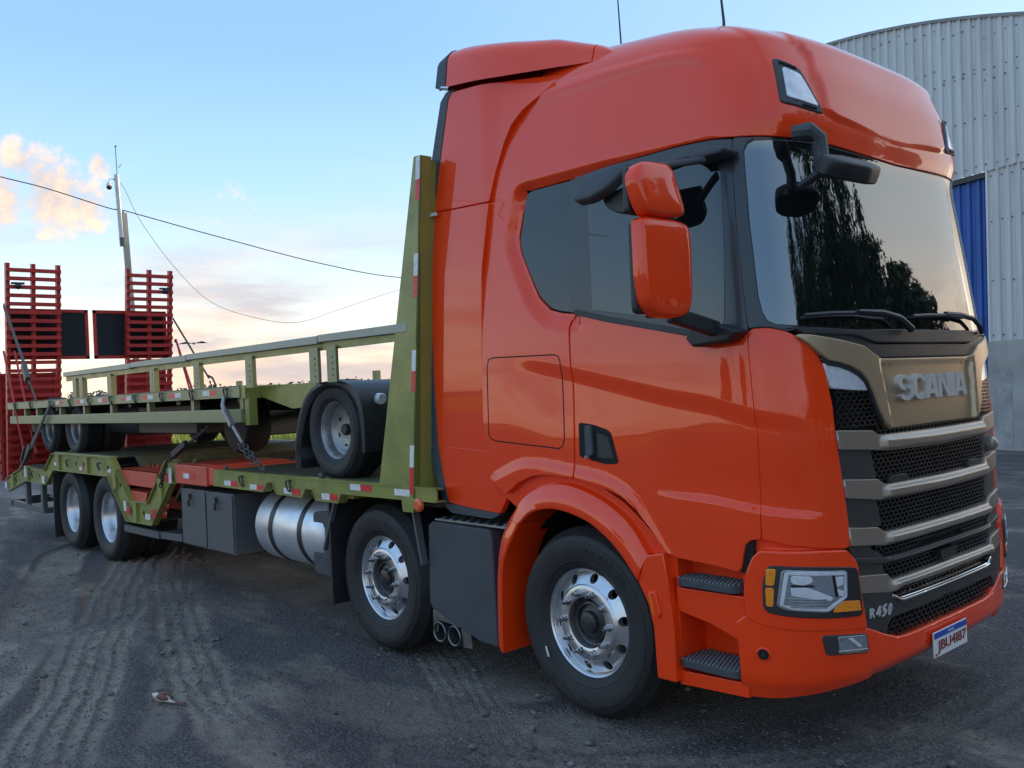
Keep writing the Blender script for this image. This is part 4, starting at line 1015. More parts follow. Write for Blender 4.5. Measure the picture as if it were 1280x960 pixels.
# plane of the mirror backs: faces forward and outward
ma = Vector((.10, 1.0, 0)).normalized()      # outline x axis (towards the cab)
def mpts(pts): return pts
low = [(-.150,.205),(-.11,.222),(.10,.222),(.175,.205),(.185,.10),(.175,-.12),(.150,-.185),(.06,-.205),(-.08,-.195),(-.135,-.150),(-.150,-.02)]
up_ = [(-.140,.04),(-.11,.10),(-.06,.118),(.09,.125),(.125,.10),(.165,-.06),(.165,-.10),(.04,-.115),(-.09,-.110),(-.118,-.06)]
o1 = pillow('mirror_housing', low, (-.40, -1.70, 2.305), (0, 1, 0), (0, 0, 1), RED, front=.048, back=.03, label='tall main mirror housing in orange red')
o2 = pillow('mirror_housing', up_, (-.40, -1.735, 2.64), (0, 1, 0), (-.12, 0, 1), RED, front=.052, back=.03, label='small upper mirror housing in orange red')
mb = MB(); mb.prism(rnd([(-1.845,2.12),(-1.535,2.12),(-1.535,2.51),(-1.845,2.51)], .03), -.420, -.450, axis=0); mb.prism(rnd([(-1.86,2.54),(-1.585,2.54),(-1.61,2.74),(-1.86,2.74)], .03), -.425, -.455, axis=0)
o3 = mb.build('mirror_glass_casing', BLACK, T_, bevel=.008)
mb = MB(); mb.tube([(-.43,-1.62,2.48),(-.43,-1.62,2.58)], .045, 10); o4 = mb.build('mirror_link', GREYP, T_)
mb = MB(); mb.beam((-.44,-1.60,2.125),(-.44,-1.26,2.06), .05, .075); mb.beam((-.44,-1.75,2.12),(-.44,-1.58,2.125), .05, .03); mb.prism([(-.60,2.03),(-.57,2.075),(-.42,2.085),(-.30,2.045),(-.36,2.00),(-.56,1.985)], -1.30, -1.19)
o5 = mb.build('mirror_lower_arm', BLACK, T_, bevel=.015)
mb = MB(); mb.beam((-.45,-1.62,2.77),(-.46,-1.27,2.85), .032, .032); mb.prism([(-.58,2.875),(-.55,2.90),(-.40,2.905),(-.35,2.885),(-.37,2.862),(-.56,2.862)], -1.27, -1.13)
o6 = mb.build('mirror_upper_arm', GREYP, T_, bevel=.014)
kerb = pillow('kerb_mirror', [(-.19,-.04),(-.15,.045),(.0,.085),(.16,.08),(.17,.05),(.05,-.04),(-.05,-.075),(-.15,-.07)], (-.92,-1.46,2.80), (1, 0, 0), (0, .35, .94), GREYP, front=.035, back=.03)
mb = MB(); mb.prism(rnd([(-.98,2.76),(-.72,2.80),(-.68,2.72),(-.74,2.66),(-.86,2.65),(-.95,2.70)], .04), -1.42, -1.36); mb.beam((-.75,-1.42,2.80),(-.52,-1.30,2.86), .04, .04)
o8 = mb.build('kerb_mirror_arm', BLACK, T_, bevel=.01)

# front look-down mirror (only on the kerb side)
mb = MB(); mb.tube([(-.19,-.95,2.955),(-.12,-.925,2.955),(-.10,-.880,2.925),(-.10,-.865,2.84),(-.08,-.875,2.755)], [.036,.042,.038,.036,.040], 10); mb.build('front_mirror_arm', GREYP, T_)
mb = MB(); mb.tube([(-.08,-.90,2.76),(-.17,-.96,2.70)], [.025,.015], 8); mb.build('front_mirror_brace', BLACK, T_)
pillow('front_mirror', [(-.20,-.03),(-.17,.06),(0,.095),(.18,.09),(.235,.05),(.20,-.04),(.05,-.085),(-.12,-.07)], (.02,-.85,2.755), (.10, 1, 0), (-.45, .05, .25), BLACK, front=.05, back=.04)

# --- antennas
mb = MB(); mb.tube([(-.9,-.42,3.68),(-.9,-.42,3.84),(-.93,-.43,4.3)], [.012,.008,.003], 6); mb.build('roof_antenna', BLACK, T_)
mb = MB(); mb.tube([(-1.5,-.60,3.72),(-1.52,-.61,4.5)], [.006,.002], 6); mb.build('roof_antenna', BLACK, T_)
mb = MB(); mb.tube([(-.9,1.06,3.60),(-.9,1.06,3.95)], [.006,.002], 6); mb.build('roof_antenna', BLACK, T_)

# =================================================================== WHEELS
def annulus_holes(mb, r1, y1, r2, y2, cy, cx, cz, nh=10, rh=.027, rmid=None, deep=.03, ph=0.0):
    """conical ring with round hand holes"""
    rmid = rmid or (r1+r2)/2; half = math.pi/nh; K = 24
    for h in range(nh):
        t0 = ph+2*math.pi*h/nh; outer = []; inner = []; back = []
        for k in range(K):
            a = 2*math.pi*k/K+math.pi/4; c, s = math.cos(a), math.sin(a); m = max(abs(c), abs(s)); ra = rmid+(s/m)*((r2-r1)/2)+(0 if rmid == (r1+r2)/2 else (r1+r2)/2-rmid); ta = t0+(c/m)*half
            outer.append((ra, ta)); ri = rmid+s*rh; ti = t0+c*rh/rmid; inner.append((ri, ti))
        def P(r, t, dy=0):
            yy = y1+(y2-y1)*(r-r1)/(r2-r1)
            return (cx+r*math.cos(t), cy+yy+dy, cz+r*math.sin(t))
        vs = [P(*o) for o in outer]+[P(*i) for i in inner]+[P(i[0], i[1], deep) for i in inner]
        fs = [(k, (k+1) % K, K+(k+1) % K, K+k) for k in range(K)]+[(K+k, K+(k+1) % K, 2*K+(k+1) % K, 2*K+k) for k in range(K)]
        mb.add(vs, fs)
TYRE = [(.285,.035),(.292,.004),(.302,-.004),(.315,-.012),(.345,-.034),(.352,-.034),(.356,-.038),(.405,-.050),(.435,-.051),(.450,-.049),(.453,-.045),(.470,-.040),(.480,-.034),(.484,-.031),(.488,-.022),(.500,-.006),(.508,.010),(.516,.022)]
def make_wheel(kind, scale=1.0, tread=True):
    """wheel centred on the origin, outer face towards -y; returns the rim object with tyre, nuts, hub as children"""
    mb = MB(); C0 = (0, 0, 0)
    if kind == 'front':
        mb.lathe([(.285,.06),(.2885,.004),(.2985,-.004),(.2985,.004),(.291,.008),(.284,.016),(.281,.034),(.278,.040)], C0, 64)
        annulus_holes(mb, .212, -.002, .278, .040, 0, 0, 0, 10, .0262, .2465, .035, ph=R(9))
        mb.lathe([(.212,-.002),(.206,-.010),(.198,-.014),(.150,-.014),(.141,-.010),(.139,0),(.139,.06)], C0, 64)
    elif kind == 'dual':
        mb.lathe([(.287,.07),(.2885,.004),(.2985,-.004),(.2985,.004),(.288,.010),(.280,.020),(.272,.060),(.262,.080),(.258,.125),(.245,.142),(.20,.148),(.14,.150),(.125,.14),(.12,.10),(.05,.09),(0,.088)], C0, 56)
    else:
        mb.lathe([(.287,.07),(.2885,.004),(.2985,-.004),(.2985,.004),(.286,.010),(.276,.022),(.268,.060),(.262,.090),(.235,.105),(.225,.100),(.215,.108),(.16,.125),(.10,.128)], C0, 56)
        mb.lathe([(.10,.128),(.06,.128)], C0, 32)
    rim = mb.build('wheel', ALU if kind != 'small' else RIMG, None, angle=40, fixn=False)
    bm = bmesh.new(); bm.from_mesh(rim.data); bmesh.ops.remove_doubles(bm, verts=bm.verts, dist=1e-4); bmesh.ops.recalc_face_normals(bm, faces=bm.faces); bm.to_mesh(rim.data); bm.free(); rim.data.set_sharp_from_angle(angle=R(40))
    rim.data.polygons.foreach_set('use_smooth', [True]*len(rim.data.polygons))
    mb = MB(); w = .29
    prof = list(TYRE)+[(.522,.028)]
    x = .030
    for g in range(5):
        a = .034+g*(w-.068-.04)/5; b = a+(w-.068-.04)/5-.012
        prof += [(.5245,a),(.5255,b),(.512,b+.002),(.512,b+.010)]
    back = [(r0, w-.02-y0) for r0, y0 in TYRE[::-1]]
    prof += [(.522,w-.045)]+back
    mb.lathe(prof, C0, 72)
    ty = mb.build('tyre', RUBBER, rim, angle=25, merge=False)
    mb = MB()       # moulded lettering and rib marks on the sidewall
    for a0, n_, rr_ in ((40, 9, .415), (232, 8, .415)):
        for k in range(n_):
            t = R(a0+k*5.2); t2 = t+R(3.1)
            if (k*7+n_) % 4 == 3: continue
            r1, r2 = rr_-.013, rr_+.013; yo = -.0555
            q = [(r1*math.cos(t), yo, r1*math.sin(t)), (r2*math.cos(t), yo-.001, r2*math.sin(t)), (r2*math.cos(t2), yo-.001, r2*math.sin(t2)), (r1*math.cos(t2), yo, r1*math.sin(t2))]
            cx_ = R(a0+k*5.2+1.5)
            q2 = [((r1+.006)*math.cos(t+R(.9)), yo-.0006, (r1+.006)*math.sin(t+R(.9))), ((r2-.006)*math.cos(t+R(.9)), yo-.001, (r2-.006)*math.sin(t+R(.9))), ((r2-.006)*math.cos(t2-R(.7)), yo-.001, (r2-.006)*math.sin(t2-R(.7))), ((r1+.006)*math.cos(t2-R(.7)), yo-.0006, (r1+.006)*math.sin(t2-R(.7)))]
            mb.add(q+q2, [(0,1,5,4),(1,2,6,5),(2,3,7,6),(3,0,4,7)])
    sm_ = mb.build('sidewall_marks', TYRED, ty, smooth=False, fixn=False); sm_['kind'] = 'stuff'
    if kind == 'front':
        mb = MB(); mb.lathe([(.139,.055),(.134,.03),(.118,.036),(.112,.02),(.098,.016),(.092,.030),(.075,.022),(.062,.020),(.056,-.004),(.044,-.010),(0,-.012)], C0, 40); hub = mb.build('hub', HUBD, rim)
        mb = MB(); mb.lathe([(0,-.066),(.008,-.066),(.0095,-.062),(.0095,-.048),(.0135,-.046),(.0150,-.040),(.0150,-.030),(.019,-.028),(.021,-.014),(.021,-.012)], (.1675,0,0), 6); nut = mb.build('wheel_nut', NUT, None, angle=30)
        nut.parent = rim
        for k in range(1, 10):
            c = clone(nut, rim, copy_children=False); c.rotation_euler = (0, R(36*k), 0)
        nut.rotation_euler = (0, 0, 0)
    elif kind == 'small':
        mb = MB(); mb.lathe([(.06,.128),(.058,.09),(.05,.08),(0,.078)], C0, 24); mb.build('hub', BLACK, rim)
        for k in range(6):
            t = R(60*k+20); mb = MB(); mb.lathe([(0,.1190),(.030,.1190),(.033,.122)], (.185*math.cos(t), 0, .185*math.sin(t)), 14); mb.build('hand_hole', VOID, rim)
    return rim
w1 = make_wheel('front'); w1.parent = T_; w1.location = (-1.46, -1.1535, .522)
w2 = clone(w1, T_, (-3.47, -1.1548, .522)); w2.rotation_euler = (0, R(8), 0)
mb = MB(); mb.box(-.006, .006, -.056, -.0525, -.03, .03); mk = mb.build('tyre_wear_mark', WHITE, w1); mk.location = (-.285, 0, -.20); mk.rotation_euler = (0, R(-20), 0)
for w_, x in ((w1, -1.46), (w2, -3.47)):
    c = clone(w_, T_, (x, 1.1535, .522)); c.rotation_euler = (0, 0, math.pi)
w3 = make_wheel('dual'); w3.parent = T_; w3.location = (-9.294, -1.178, .522); w4 = clone(w3, T_, (-10.707, -1.178, .522))
for x in (-9.294, -10.707):
    clone(w3, T_, (x, -.86, .522)); c = clone(w3, T_, (x, 1.178, .522)); c.rotation_euler = (0, 0, math.pi)
    mb = MB(); mb.tube([(x,-1.0,.52),(x,1.0,.52)], .07, 10); mb.build('axle', BLACK, T_)
for x in (-1.46, -3.47):
    mb = MB(); mb.tube([(x,-1.0,.52),(x,1.0,.52)], .06, 10); mb.build('axle', BLACK, T_)

# fenders of the front wheel
OUT = [(-2.16,.31),(-2.155,.52),(-2.14,.73),(-2.09,.93),(-2.00,1.07),(-1.88,1.195),(-1.72,1.275),(-1.53,1.298),(-1.31,1.25),(-1.13,1.165),(-1.03,1.08),(-.95,.97)]
INN = [(-2.075,.262),(-2.068,.52),(-2.05,.74),(-2.00,.88),(-1.89,1.04),(-1.76,1.125),(-1.57,1.152),(-1.35,1.108),(-1.21,1.035),(-1.12,.965),(-1.06,.90),(-1.00,.83)]
def fender(out, inn, name):
    out, inn = cr(out, 5), cr(inn, 5); mb = MB(); rows = []
    for (ox, oz), (ix, iz) in zip(out, inn):
        mx_, mz_ = (ox+ix)/2, (oz+iz)/2
        rows.append([(ox,-1.02,oz),(ox,-1.195,oz),(ox*.93+ix*.07,-1.225,oz*.93+iz*.07),(ox*.5+ix*.5,-1.250,oz*.5+iz*.5),(ix*.9+ox*.1,-1.262,iz*.9+oz*.1),(ix,-1.255,iz),(ix,-1.235,iz),(ix,-.98,iz)])
    n = len(rows[0]); mb.add([p for r0 in rows for p in r0], [(i*n+j, i*n+j+1, (i+1)*n+j+1, (i+1)*n+j) for i in range(len(rows)-1) for j in range(n-1)]+[tuple(range(n)), tuple(range((len(rows)-1)*n, len(rows)*n))[::-1]])
    mb.mirror_y(); return mb.build(name, RED, T_, angle=45)
fender(OUT[:5], INN[:5], 'fender_rear')
def last(p, q, e=.004):
    d = math.hypot(q[0]-p[0], q[1]-p[1]); return (p[0]+(q[0]-p[0])*e/d, p[1]+(q[1]-p[1])*e/d)
fender([last(OUT[4], OUT[5])]+OUT[5:], [last(INN[4], INN[5])]+INN[5:], 'fender_arch')
mb = MB(); mb.prism(rnd([(-1.005,.822),(-.945,.962),(-.835,.985),(-.81,.82),(-.785,.60),(-.785,.352),(-.905,.352),(-.915,.60),(-.945,.72)], .012), -1.248, -1.02); mb.mirror_y(); mb.build('fender_front', RED, T_, bevel=.012)
mb = MB(); mb.prism(rnd([(-.935,.785),(-.885,.785),(-.855,.68),(-.875,.655),(-.905,.668)], .012), -1.262, -1.245); mb.mirror_y(); mb.build('side_marker_housing', RED, T_, bevel=.006)
mb = MB(); mb.prism([(-.925,.775),(-.917,.775),(-.893,.675),(-.900,.675)], -1.2635, -1.25); mb.mirror_y(); mb.build('side_marker', AMBER, T_)
# inner wheel arch
mb = MB(); arcp = [(-1.48+.62*math.cos(R(a)), .56+.62*math.sin(R(a))) for a in range(-20, 201, 10)]
mb.add([(x, yy, z) for x, z in arcp for yy in (-1.05, -.55)], [(2*i, 2*i+1, 2*i+3, 2*i+2) for i in range(len(arcp)-1)]); mb.prism(arcp, -.55, -.54); mb.mirror_y(); mb.build('wheel_arch_liner', VOID, T_)
# arch filler between cab panel and fender (red lip seen above the fender)
panel('arch_lip', xz([(-2.09,1.20),(-1.98,1.30),(-1.85,1.345),(-1.68,1.35),(-1.50,1.34),(-1.32,1.30),(-1.12,1.20),(-1.0,1.11),(-.90,1.02),(-.80,.985),(-.80,.86),(-.93,.86),(-.98,.90),(-1.12,1.08),(-1.32,1.20),(-1.55,1.24),(-1.80,1.22),(-1.95,1.12)]), RED, T_, off=-.03, thick=.04, hf=None)

# =================================================================== CHASSIS SIDE
mb = MB(); mb.box(-13.2, -.6, -.45, -.37, .62, .92); mb.mirror_y(join=True)
for x in (-2.9, -4.0, -5.4, -6.2, -7.2, -8.2, -10, -11.4, -12.6): mb.box(x-.05, x+.05, -.40, .40, .64, .90)
mb.build('chassis_frame', BLACK, T_)
mb = MB(); mb.box(-2.4, -.35, -.60, .60, .45, 1.02); mb.box(-1.0, -.12, -.9, .9, .42, 1.0); mb.build('engine_block', VOID, T_)
mb = MB(); mb.prism([(-2.850,.955),(-2.80,.985),(-2.22,.975),(-2.20,.93),(-2.185,.262),(-2.36,.268),(-2.84,.400),(-2.87,.44)], -1.205, -.75); mb.build('side_skirt', GREYP, T_, bevel=.012)
mb = MB(); mb.prism([(-2.850,.955),(-2.80,.985),(-2.22,.975),(-2.20,.93),(-2.185,.262),(-2.84,.300)], 1.205, .75); mb.build('side_skirt', GREYP, T_, bevel=.012)
mb = MB(); mb.box(-2.80, -2.08, -1.18, -.72, .988, 1.000); ck = mb.build('tread_plate', CHECK, T_)
mb = MB()
for i in range(16):
    for j in range(9):
        x, yy = -2.78+i*.044, -1.165+j*.05; a = .014 if (i+j) % 2 else -.014
        mb.add([(x-.012,yy-a-.003,1.0),(x+.012,yy+a-.003,1.0),(x+.012,yy+a+.003,1.0),(x-.012,yy-a+.003,1.0),(x,yy,1.004)], [(0,1,4),(1,2,4),(2,3,4),(3,0,4)])
s_ = mb.build('tread_lozenges', CHECK, ck, smooth=False); s_['kind'] = 'stuff'
# exhaust
mb = MB(); mb.prism([(-2.845,.395),(-2.46,.375),(-2.445,.205),(-2.53,.20),(-2.55,.32),(-2.78,.335),(-2.80,.25),(-2.845,.27)], -1.20, -1.188); mb.build('exhaust_plate', EXH, T_, bevel=.003)
for x in (-2.765, -2.610):
    mb = MB(); mb.lathe([(.064,.30),(.064,-.03),(.066,-.042),(.062,-.046),(.057,-.042),(.056,0),(.055,.26),(0,.26)], (x, -1.17, .262), 24); mb.build('exhaust_pipe', EXH, T_)
# fuel tank
mb = MB(); mb.lathe([(0,0),(.27,0),(.30,.012),(.313,.04),(.313,1.16),(.30,1.19),(.27,1.2),(0,1.2)], (-5.42,-.90,.735), 48, axis=0); ft = mb.build('fuel_tank', ALUT, T_, angle=50)
for x in (-5.10, -4.60):
    mb = MB(); mb.lathe([(.314,-.032),(.319,-.032),(.319,.032),(.314,.032)], (x,-.90,.735), 48, axis=0); mb.build('tank_strap', BLACK, ft)
mb = MB(); mb.lathe([(0,.055),(.045,.055),(.05,.045),(.05,0),(.06,-.01)], (-4.95,-1.02,1.022), 20, axis=2); mb.build('tank_cap', CHROME, ft)
mb = MB(); mb.lathe([(0,0),(.10,0),(.15,.02),(.15,.6),(0,.6)], (-6.0,-.85,.88), 24, axis=0); mb.build('air_tank', GREYP, T_)
mb = MB(); mb.prism(rnd([(-4.42,.46),(-4.40,.93),(-4.10,.96),(-4.08,.88),(-4.10,.44)], .04), -1.19, -.80); mb.prism(rnd([(-4.405,.58),(-4.09,.575),(-4.09,.60),(-4.405,.605)], .005), -1.197, -.9); dt = mb.build('fluid_tank', GREYP, T_, bevel=.02)
mb = MB(); mb.lathe([(0,.05),(.045,.05),(.05,.04),(.05,0),(.03,-.005),(.03,-.06)], (-4.26,-1.06,1.00), 20, axis=2); mb.build('fluid_cap', BLUECAP, dt)
mb = MB(); mb.box(-4.03, -4.005, -1.27, -.78, .27, 1.06); mb.mirror_y(); mb.build('mud_flap', BLACK, T_)
mb = MB(); mb.box(-11.25, -11.22, -1.28, -.78, .12, .98); mb.mirror_y(); mb.build('mud_flap', BLACK, T_)
mb = MB(); mb.beam((-3.93,-1.255,1.06),(-4.12,-1.255,.67), .035, .018); mb.build('fender_stay', STEELG, T_); mb = MB(); mb.beam((-2.975,-1.22,1.08),(-2.885,-1.22,.69), .05, .02); mb.build('fender_stay', STEELG, T_)
# tool box
mb = MB(); mb.box(-6.90, -5.72, -1.245, -.78, .45, 1.0); tb = mb.build('tool_box', STEELG, T_, bevel=.008)
for x0, x1 in ((-6.885, -6.325), (-6.285, -5.735)):
    mb = MB(); mb.box(x0, x1, -1.257, -1.246, .465, .985); d_ = mb.build('tool_box_door', STEELG, tb, bevel=.003)
    xl = x0+.22 if x0 < -6.5 else x0+.22
    mb = MB(); mb.tube([(xl,-1.275,.95),(xl+.03,-1.29,.90),(xl+.01,-1.28,.84)], .014, 6); mb.box(xl-.03, xl+.03, -1.27, -1.256, .90, .96); mb.build('latch', CHAINM, d_)
# side underrun rails
mb = MB(); mb.beam((-8.54,-1.25,.47),(-7.50,-1.25,.478), .04, .075); mb.beam((-7.50,-1.255,.478),(-6.90,-.95,.50), .04, .075) if 0 else mb.beam((-7.50,-1.24,.478),(-6.92,-1.24,.50), .03, .07); mb.box(-7.52,-7.48,-1.25,-.4,.44,.51)
mb.mirror_y(); mb.build('side_guard', STEELG, T_)
mb = MB(); mb.beam((-13.50,-1.25,.44),(-11.78,-1.25,.435), .05, .085); mb.box(-11.80,-11.74,-1.27,-.4,.395,.475); mb.box(-13.53,-13.44,-1.29,-.5,.40,.49)
for x in (-12.70, -11.88): mb.box(x-.05, x+.05, -1.26, -1.20, .47, .84)
mb.beam((-12.8,-.9,.55),(-11.4,-.9,.55), .05, .05); mb.beam((-12.6,-.9,.65),(-11.4,-.9,.68), .04, .04)
mb.mirror_y(); mb.build('rear_guard', STEELG, T_)
mb = MB(); mb.box(-13.56,-13.50,-1.0,1.0,.42,.52); mb.build('rear_bumper_bar', STEELG, T_)

for k, (y0, z0, r0) in enumerate(((-.48,.88,.016),(-.50,.80,.012),(-.47,.72,.010),(-.52,.95,.012))):
    mb = MB(); mb.tube(cr([(-2.6,y0,z0),(-3.3,y0-.05,z0-.07),(-4.4,y0,z0+.02),(-5.6,y0-.06,z0-.08),(-7.0,y0,z0),(-8.6,y0-.04,z0-.05),(-11,y0,z0)], 5), r0, 6); mb.build('air_hose', BLACK, T_)
mb = MB(); mb.tube(cr([(-6.25,-.80,.93),(-6.0,-1.02,.90),(-5.80,-1.02,.98),(-5.55,-.95,1.02)], 6), .012, 6); mb.build('fuel_hose', CHAINM, T_)
# =================================================================== DECK
def channel(name, top, bot, m, y=-1.3, fl=.07, parent=None, mirror=True, web_in=.03, th=.012):
    """side member: recessed web with top and bottom flanges"""
    mb = MB(); sgn = 1
    mb.prism(list(top)+list(bot)[::-1], y+web_in, y+web_in+.01)
    for pl in (top, bot):
        for a, b in zip(pl[:-1], pl[1:]): mb.beam((a[0], y+fl/2, a[1]), (b[0], y+fl/2, b[1]), fl, th)
    if mirror: mb.mirror_y()
    return mb.build(name, m, parent or T_, smooth=False)
dk = MB(); dk.box(-6.0, -2.70, -1.26, 1.26, 1.192, 1.210); deck = dk.build('deck_plate', DECK, T_, bevel=.003)
BT = [(-6.01,1.214),(-2.62,1.214)]
BB = [(-6.02,1.072),(-5.03,1.068),(-4.95,1.155),(-4.86,1.158),(-4.79,1.065),(-4.37,1.060),(-4.31,1.133),(-4.20,1.133),(-4.16,1.052),(-3.83,1.050),(-3.78,1.122),(-2.62,1.130)]
mb = MB(); mb.prism(BT[:1]+BT[1:]+BB[::-1], -1.292, -1.282); mb.box(-6.0,-2.62,-1.30,-1.24,1.205,1.217)
for a, b in zip(BB[:-1], BB[1:]): mb.beam((a[0],-1.26,a[1]), (b[0],-1.26,b[1]), .08, .010)
mb.mirror_y(); mb.build('deck_side_beam', GREEN, T_, smooth=False)
for (x0, x1) in ((-5.05,-4.78),(-4.38,-4.15),(-3.86,-3.7)):
    mb = MB(); mb.box(x0, x1, -1.24, 1.24, 1.08, 1.18); mb.build('cross_member', GREEN, T_)
mb = MB(); mb.prism([(-3.0,1.14),(-2.84,1.14),(-2.87,1.045),(-2.99,1.045)], -1.305, -1.25); mb.mirror_y(); mb.build('beam_end', GREEN, T_, bevel=.004)
# red folding section
mb = MB(); mb.box(-6.91, -6.16, -1.30, -.45, 1.052, 1.238); mb.box(-6.15, -6.03, -1.285, -.45, 1.068, 1.225); mb.build('red_deck_section', BRED, T_, bevel=.008)
mb = MB(); mb.box(-6.92, -6.0, -.445, 1.29, 1.10, 1.212); mb.build('deck_infill', DECK, T_, bevel=.004)
mb = MB(); mb.box(-6.85, -6.18, -1.2, -.5, 1.2385, 1.242); mb.build('ramp_plate', BRED, T_)
# cranked frame down to the middle and up over the rear axles
GF = [(-6.92,1.27),(-7.16,1.265),(-7.74,.795),(-8.26,.79),(-8.84,1.25),(-11.19,1.245),(-11.58,1.005),(-12.59,1.035),(-13.73,.80)]
GB = [(-6.93,1.05),(-7.05,1.05),(-7.62,.575),(-8.40,.565),(-8.96,1.035),(-11.13,1.030),(-11.52,.815),(-12.54,.825),(-13.66,.61)]
channel('cranked_frame', GF, GB, GREEN)
for x, z0, z1 in ((-10.90,1.03,1.24),(-9.72,1.03,1.245),(-8.72,.90,1.13),(-8.10,.57,.79),(-12.45,.83,1.03),(-13.3,.70,.88),(-7.35,.83,1.08)):
    mb = MB(); mb.box(x-.05, x+.05, -1.302, -1.25, z0, z1); mb.mirror_y(); mb.build('frame_stiffener', GREEN, T_, smooth=False)
for x, z in ((-11.0,1.13),(-10.2,1.14),(-9.9,1.14),(-9.0,1.13),(-8.6,.95),(-7.9,.68),(-7.2,1.1),(-11.9,.92),(-12.8,.90)):
    mb = MB(); mb.lathe([(0,0),(.028,0)], (x,-1.2715,z), 12); mb.mirror_y(); mb.build('lightening_hole', VOID, T_)
mb = MB(); mb.box(-11.15, -8.90, -1.27, 1.27, 1.236, 1.248)
mb.prism([(-8.90,1.248),(-8.80,1.248),(-8.25,.80),(-8.25,.785),(-8.35,.785)], -1.0, 1.25); mb.prism([(-7.75,.80),(-7.17,1.26),(-7.10,1.26),(-7.70,.78)], -1.0, 1.25); mb.box(-8.35,-7.65,-1.26,1.26,.60,.612)
mb.prism([(-11.15,1.248),(-11.58,1.012),(-12.59,1.042),(-13.73,.806),(-13.73,.79),(-12.59,1.02),(-11.58,.99),(-11.15,1.23)], -1.26, 1.26)
mb.build('rear_deck', DECK, T_, bevel=.002)
for k in range(6):
    mb = MB(); y0 = -1.2+k*.41; mb.box(-11.12, -8.95, y0, y0+.395, 1.2485, 1.262); mb.build('deck_plank', DECK, T_, bevel=.004)
for y0 in (-1.26, 1.20):
    mb = MB(); mb.box(-11.19,-8.84,y0,y0+.06,1.25,1.265); mb.build('deck_curb', GREENL, T_)
# red toothed treads in the crank
for zt, x0, x1, ya in ((1.125,-8.83,-7.56,-1.2),(.905,-8.66,-7.86,-1.2)):
    mb = MB(); mb.prism([(x0,zt-.0),(x1,zt),(x1-.12,zt-.17),(x0+.12,zt-.17)], -1.235, -1.225); mb.box(x0, x1, -1.235, -.72, zt-.008, zt)
    for k in range(9):
        xx = x0+.1+(x1-x0-.2)*k/8
        for yy in (-.78, -.95): mb.add([(xx-.03,yy,zt),(xx+.03,yy,zt),(xx,yy,zt+.045),(xx,yy+.01,zt)], [(0,1,2),(1,3,2),(3,0,2)])
    mb.build('toothed_tread', BRED, T_, smooth=False)
mb = MB(); mb.box(-8.75,-7.6,-.72,-.70,.62,1.12); mb.build('tread_back_plate', BRED, T_)
# headboard
mb = MB(); hp = [(-3.26,1.217),(-2.685,3.35),(-2.615,3.345),(-2.86,1.13),(-3.2,1.15)]
mb.prism([(-3.262,1.217),(-2.690,3.352),(-2.612,3.346),(-2.862,1.135),(-2.99,1.135),(-2.99,1.217)], -1.302, -1.29)
mb.build('headboard_post', GREEN, T_, bevel=.003); 
mb = MB(); mb.prism([(-3.262,1.217),(-2.690,3.352),(-2.612,3.346),(-2.862,1.135),(-2.99,1.135),(-2.99,1.217)], 1.302, 1.29); mb.build('headboard_post', GREEN, T_, bevel=.003)
mb = MB(); mb.add([(-2.862,-1.302,1.135),(-2.612,-1.302,3.346),(-2.612,-1.215,3.346),(-2.862,-1.215,1.135),(-2.872,-1.302,1.135),(-2.622,-1.302,3.346),(-2.622,-1.215,3.346),(-2.872,-1.215,1.135)], [(0,1,2,3),(4,7,6,5),(0,3,7,4),(1,5,6,2),(3,2,6,7),(0,4,5,1)])
mb.add([(-2.80,-1.29,1.20),(-2.63,-1.29,3.33),(-2.63,1.29,3.33),(-2.80,1.29,1.20),(-2.83,-1.29,1.20),(-2.66,-1.29,3.33),(-2.66,1.29,3.33),(-2.83,1.29,1.20)], [(0,1,2,3),(4,7,6,5),(0,3,7,4),(1,5,6,2)])
mb.build('headboard_panel', GREEN, T_, smooth=False)
# reflective tapes
def tape(x0, x1, z0, z1, first='w', y=-1.2945, parent=None):
    xm = (x0+x1)/2
    for a, b, m in ((x0, xm, WHITE if first == 'w' else TAPER), (xm, x1, TAPER if first == 'w' else WHITE)):
        mb = MB(); mb.add([(a,y,z0),(b,y,z0),(b,y,z1),(a,y,z1)], [(0,1,2,3)]); mb.mirror_y(); mb.build('reflective_tape', m, parent or T_, smooth=False, fixn=False)
for x0, x1, z0, z1 in ((-5.79,-5.52,1.085,1.13),(-5.28,-5.02,1.077,1.12),(-4.67,-4.40,1.072,1.12),(-4.07,-3.84,1.062,1.11),(-3.66,-3.38,1.155,1.20),(-6.70,-6.42,1.11,1.16)): tape(x0, x1, z0, z1, y=-1.2945 if x0 > -6 else -1.3025)
mb = MB(); mb.add([(-3.08,-1.304,1.15),(-2.90,-1.304,1.15),(-2.90,-1.304,1.195),(-3.08,-1.304,1.195)], [(0,1,2,3)]); mb.build('reflective_tape', WHITE, T_, fixn=False)
def hbx(z): return -2.862+(z-1.135)*(.25/2.211)
for z1, zm, z0 in ((3.34,3.20,3.07),(2.73,2.59,2.45),(2.11,1.975,1.84),(1.49,1.345,1.165)):
    for a, b, m in ((z1, zm, WHITE), (zm, z0, TAPER)):
        mb = MB(); mb.add([(hbx(b)-.050,-1.3035,b),(hbx(b)-.004,-1.3035,b),(hbx(a)-.004,-1.3035,a),(hbx(a)-.050,-1.3035,a)], [(0,1,2,3)]); mb.build('reflective_tape', m, T_, smooth=False, fixn=False)
for x, z in ((-9.97,1.085),(-8.91,1.095),(-11.07,1.11)): tape(x-.11, x+.11, z-.022, z+.022, y=-1.2712)
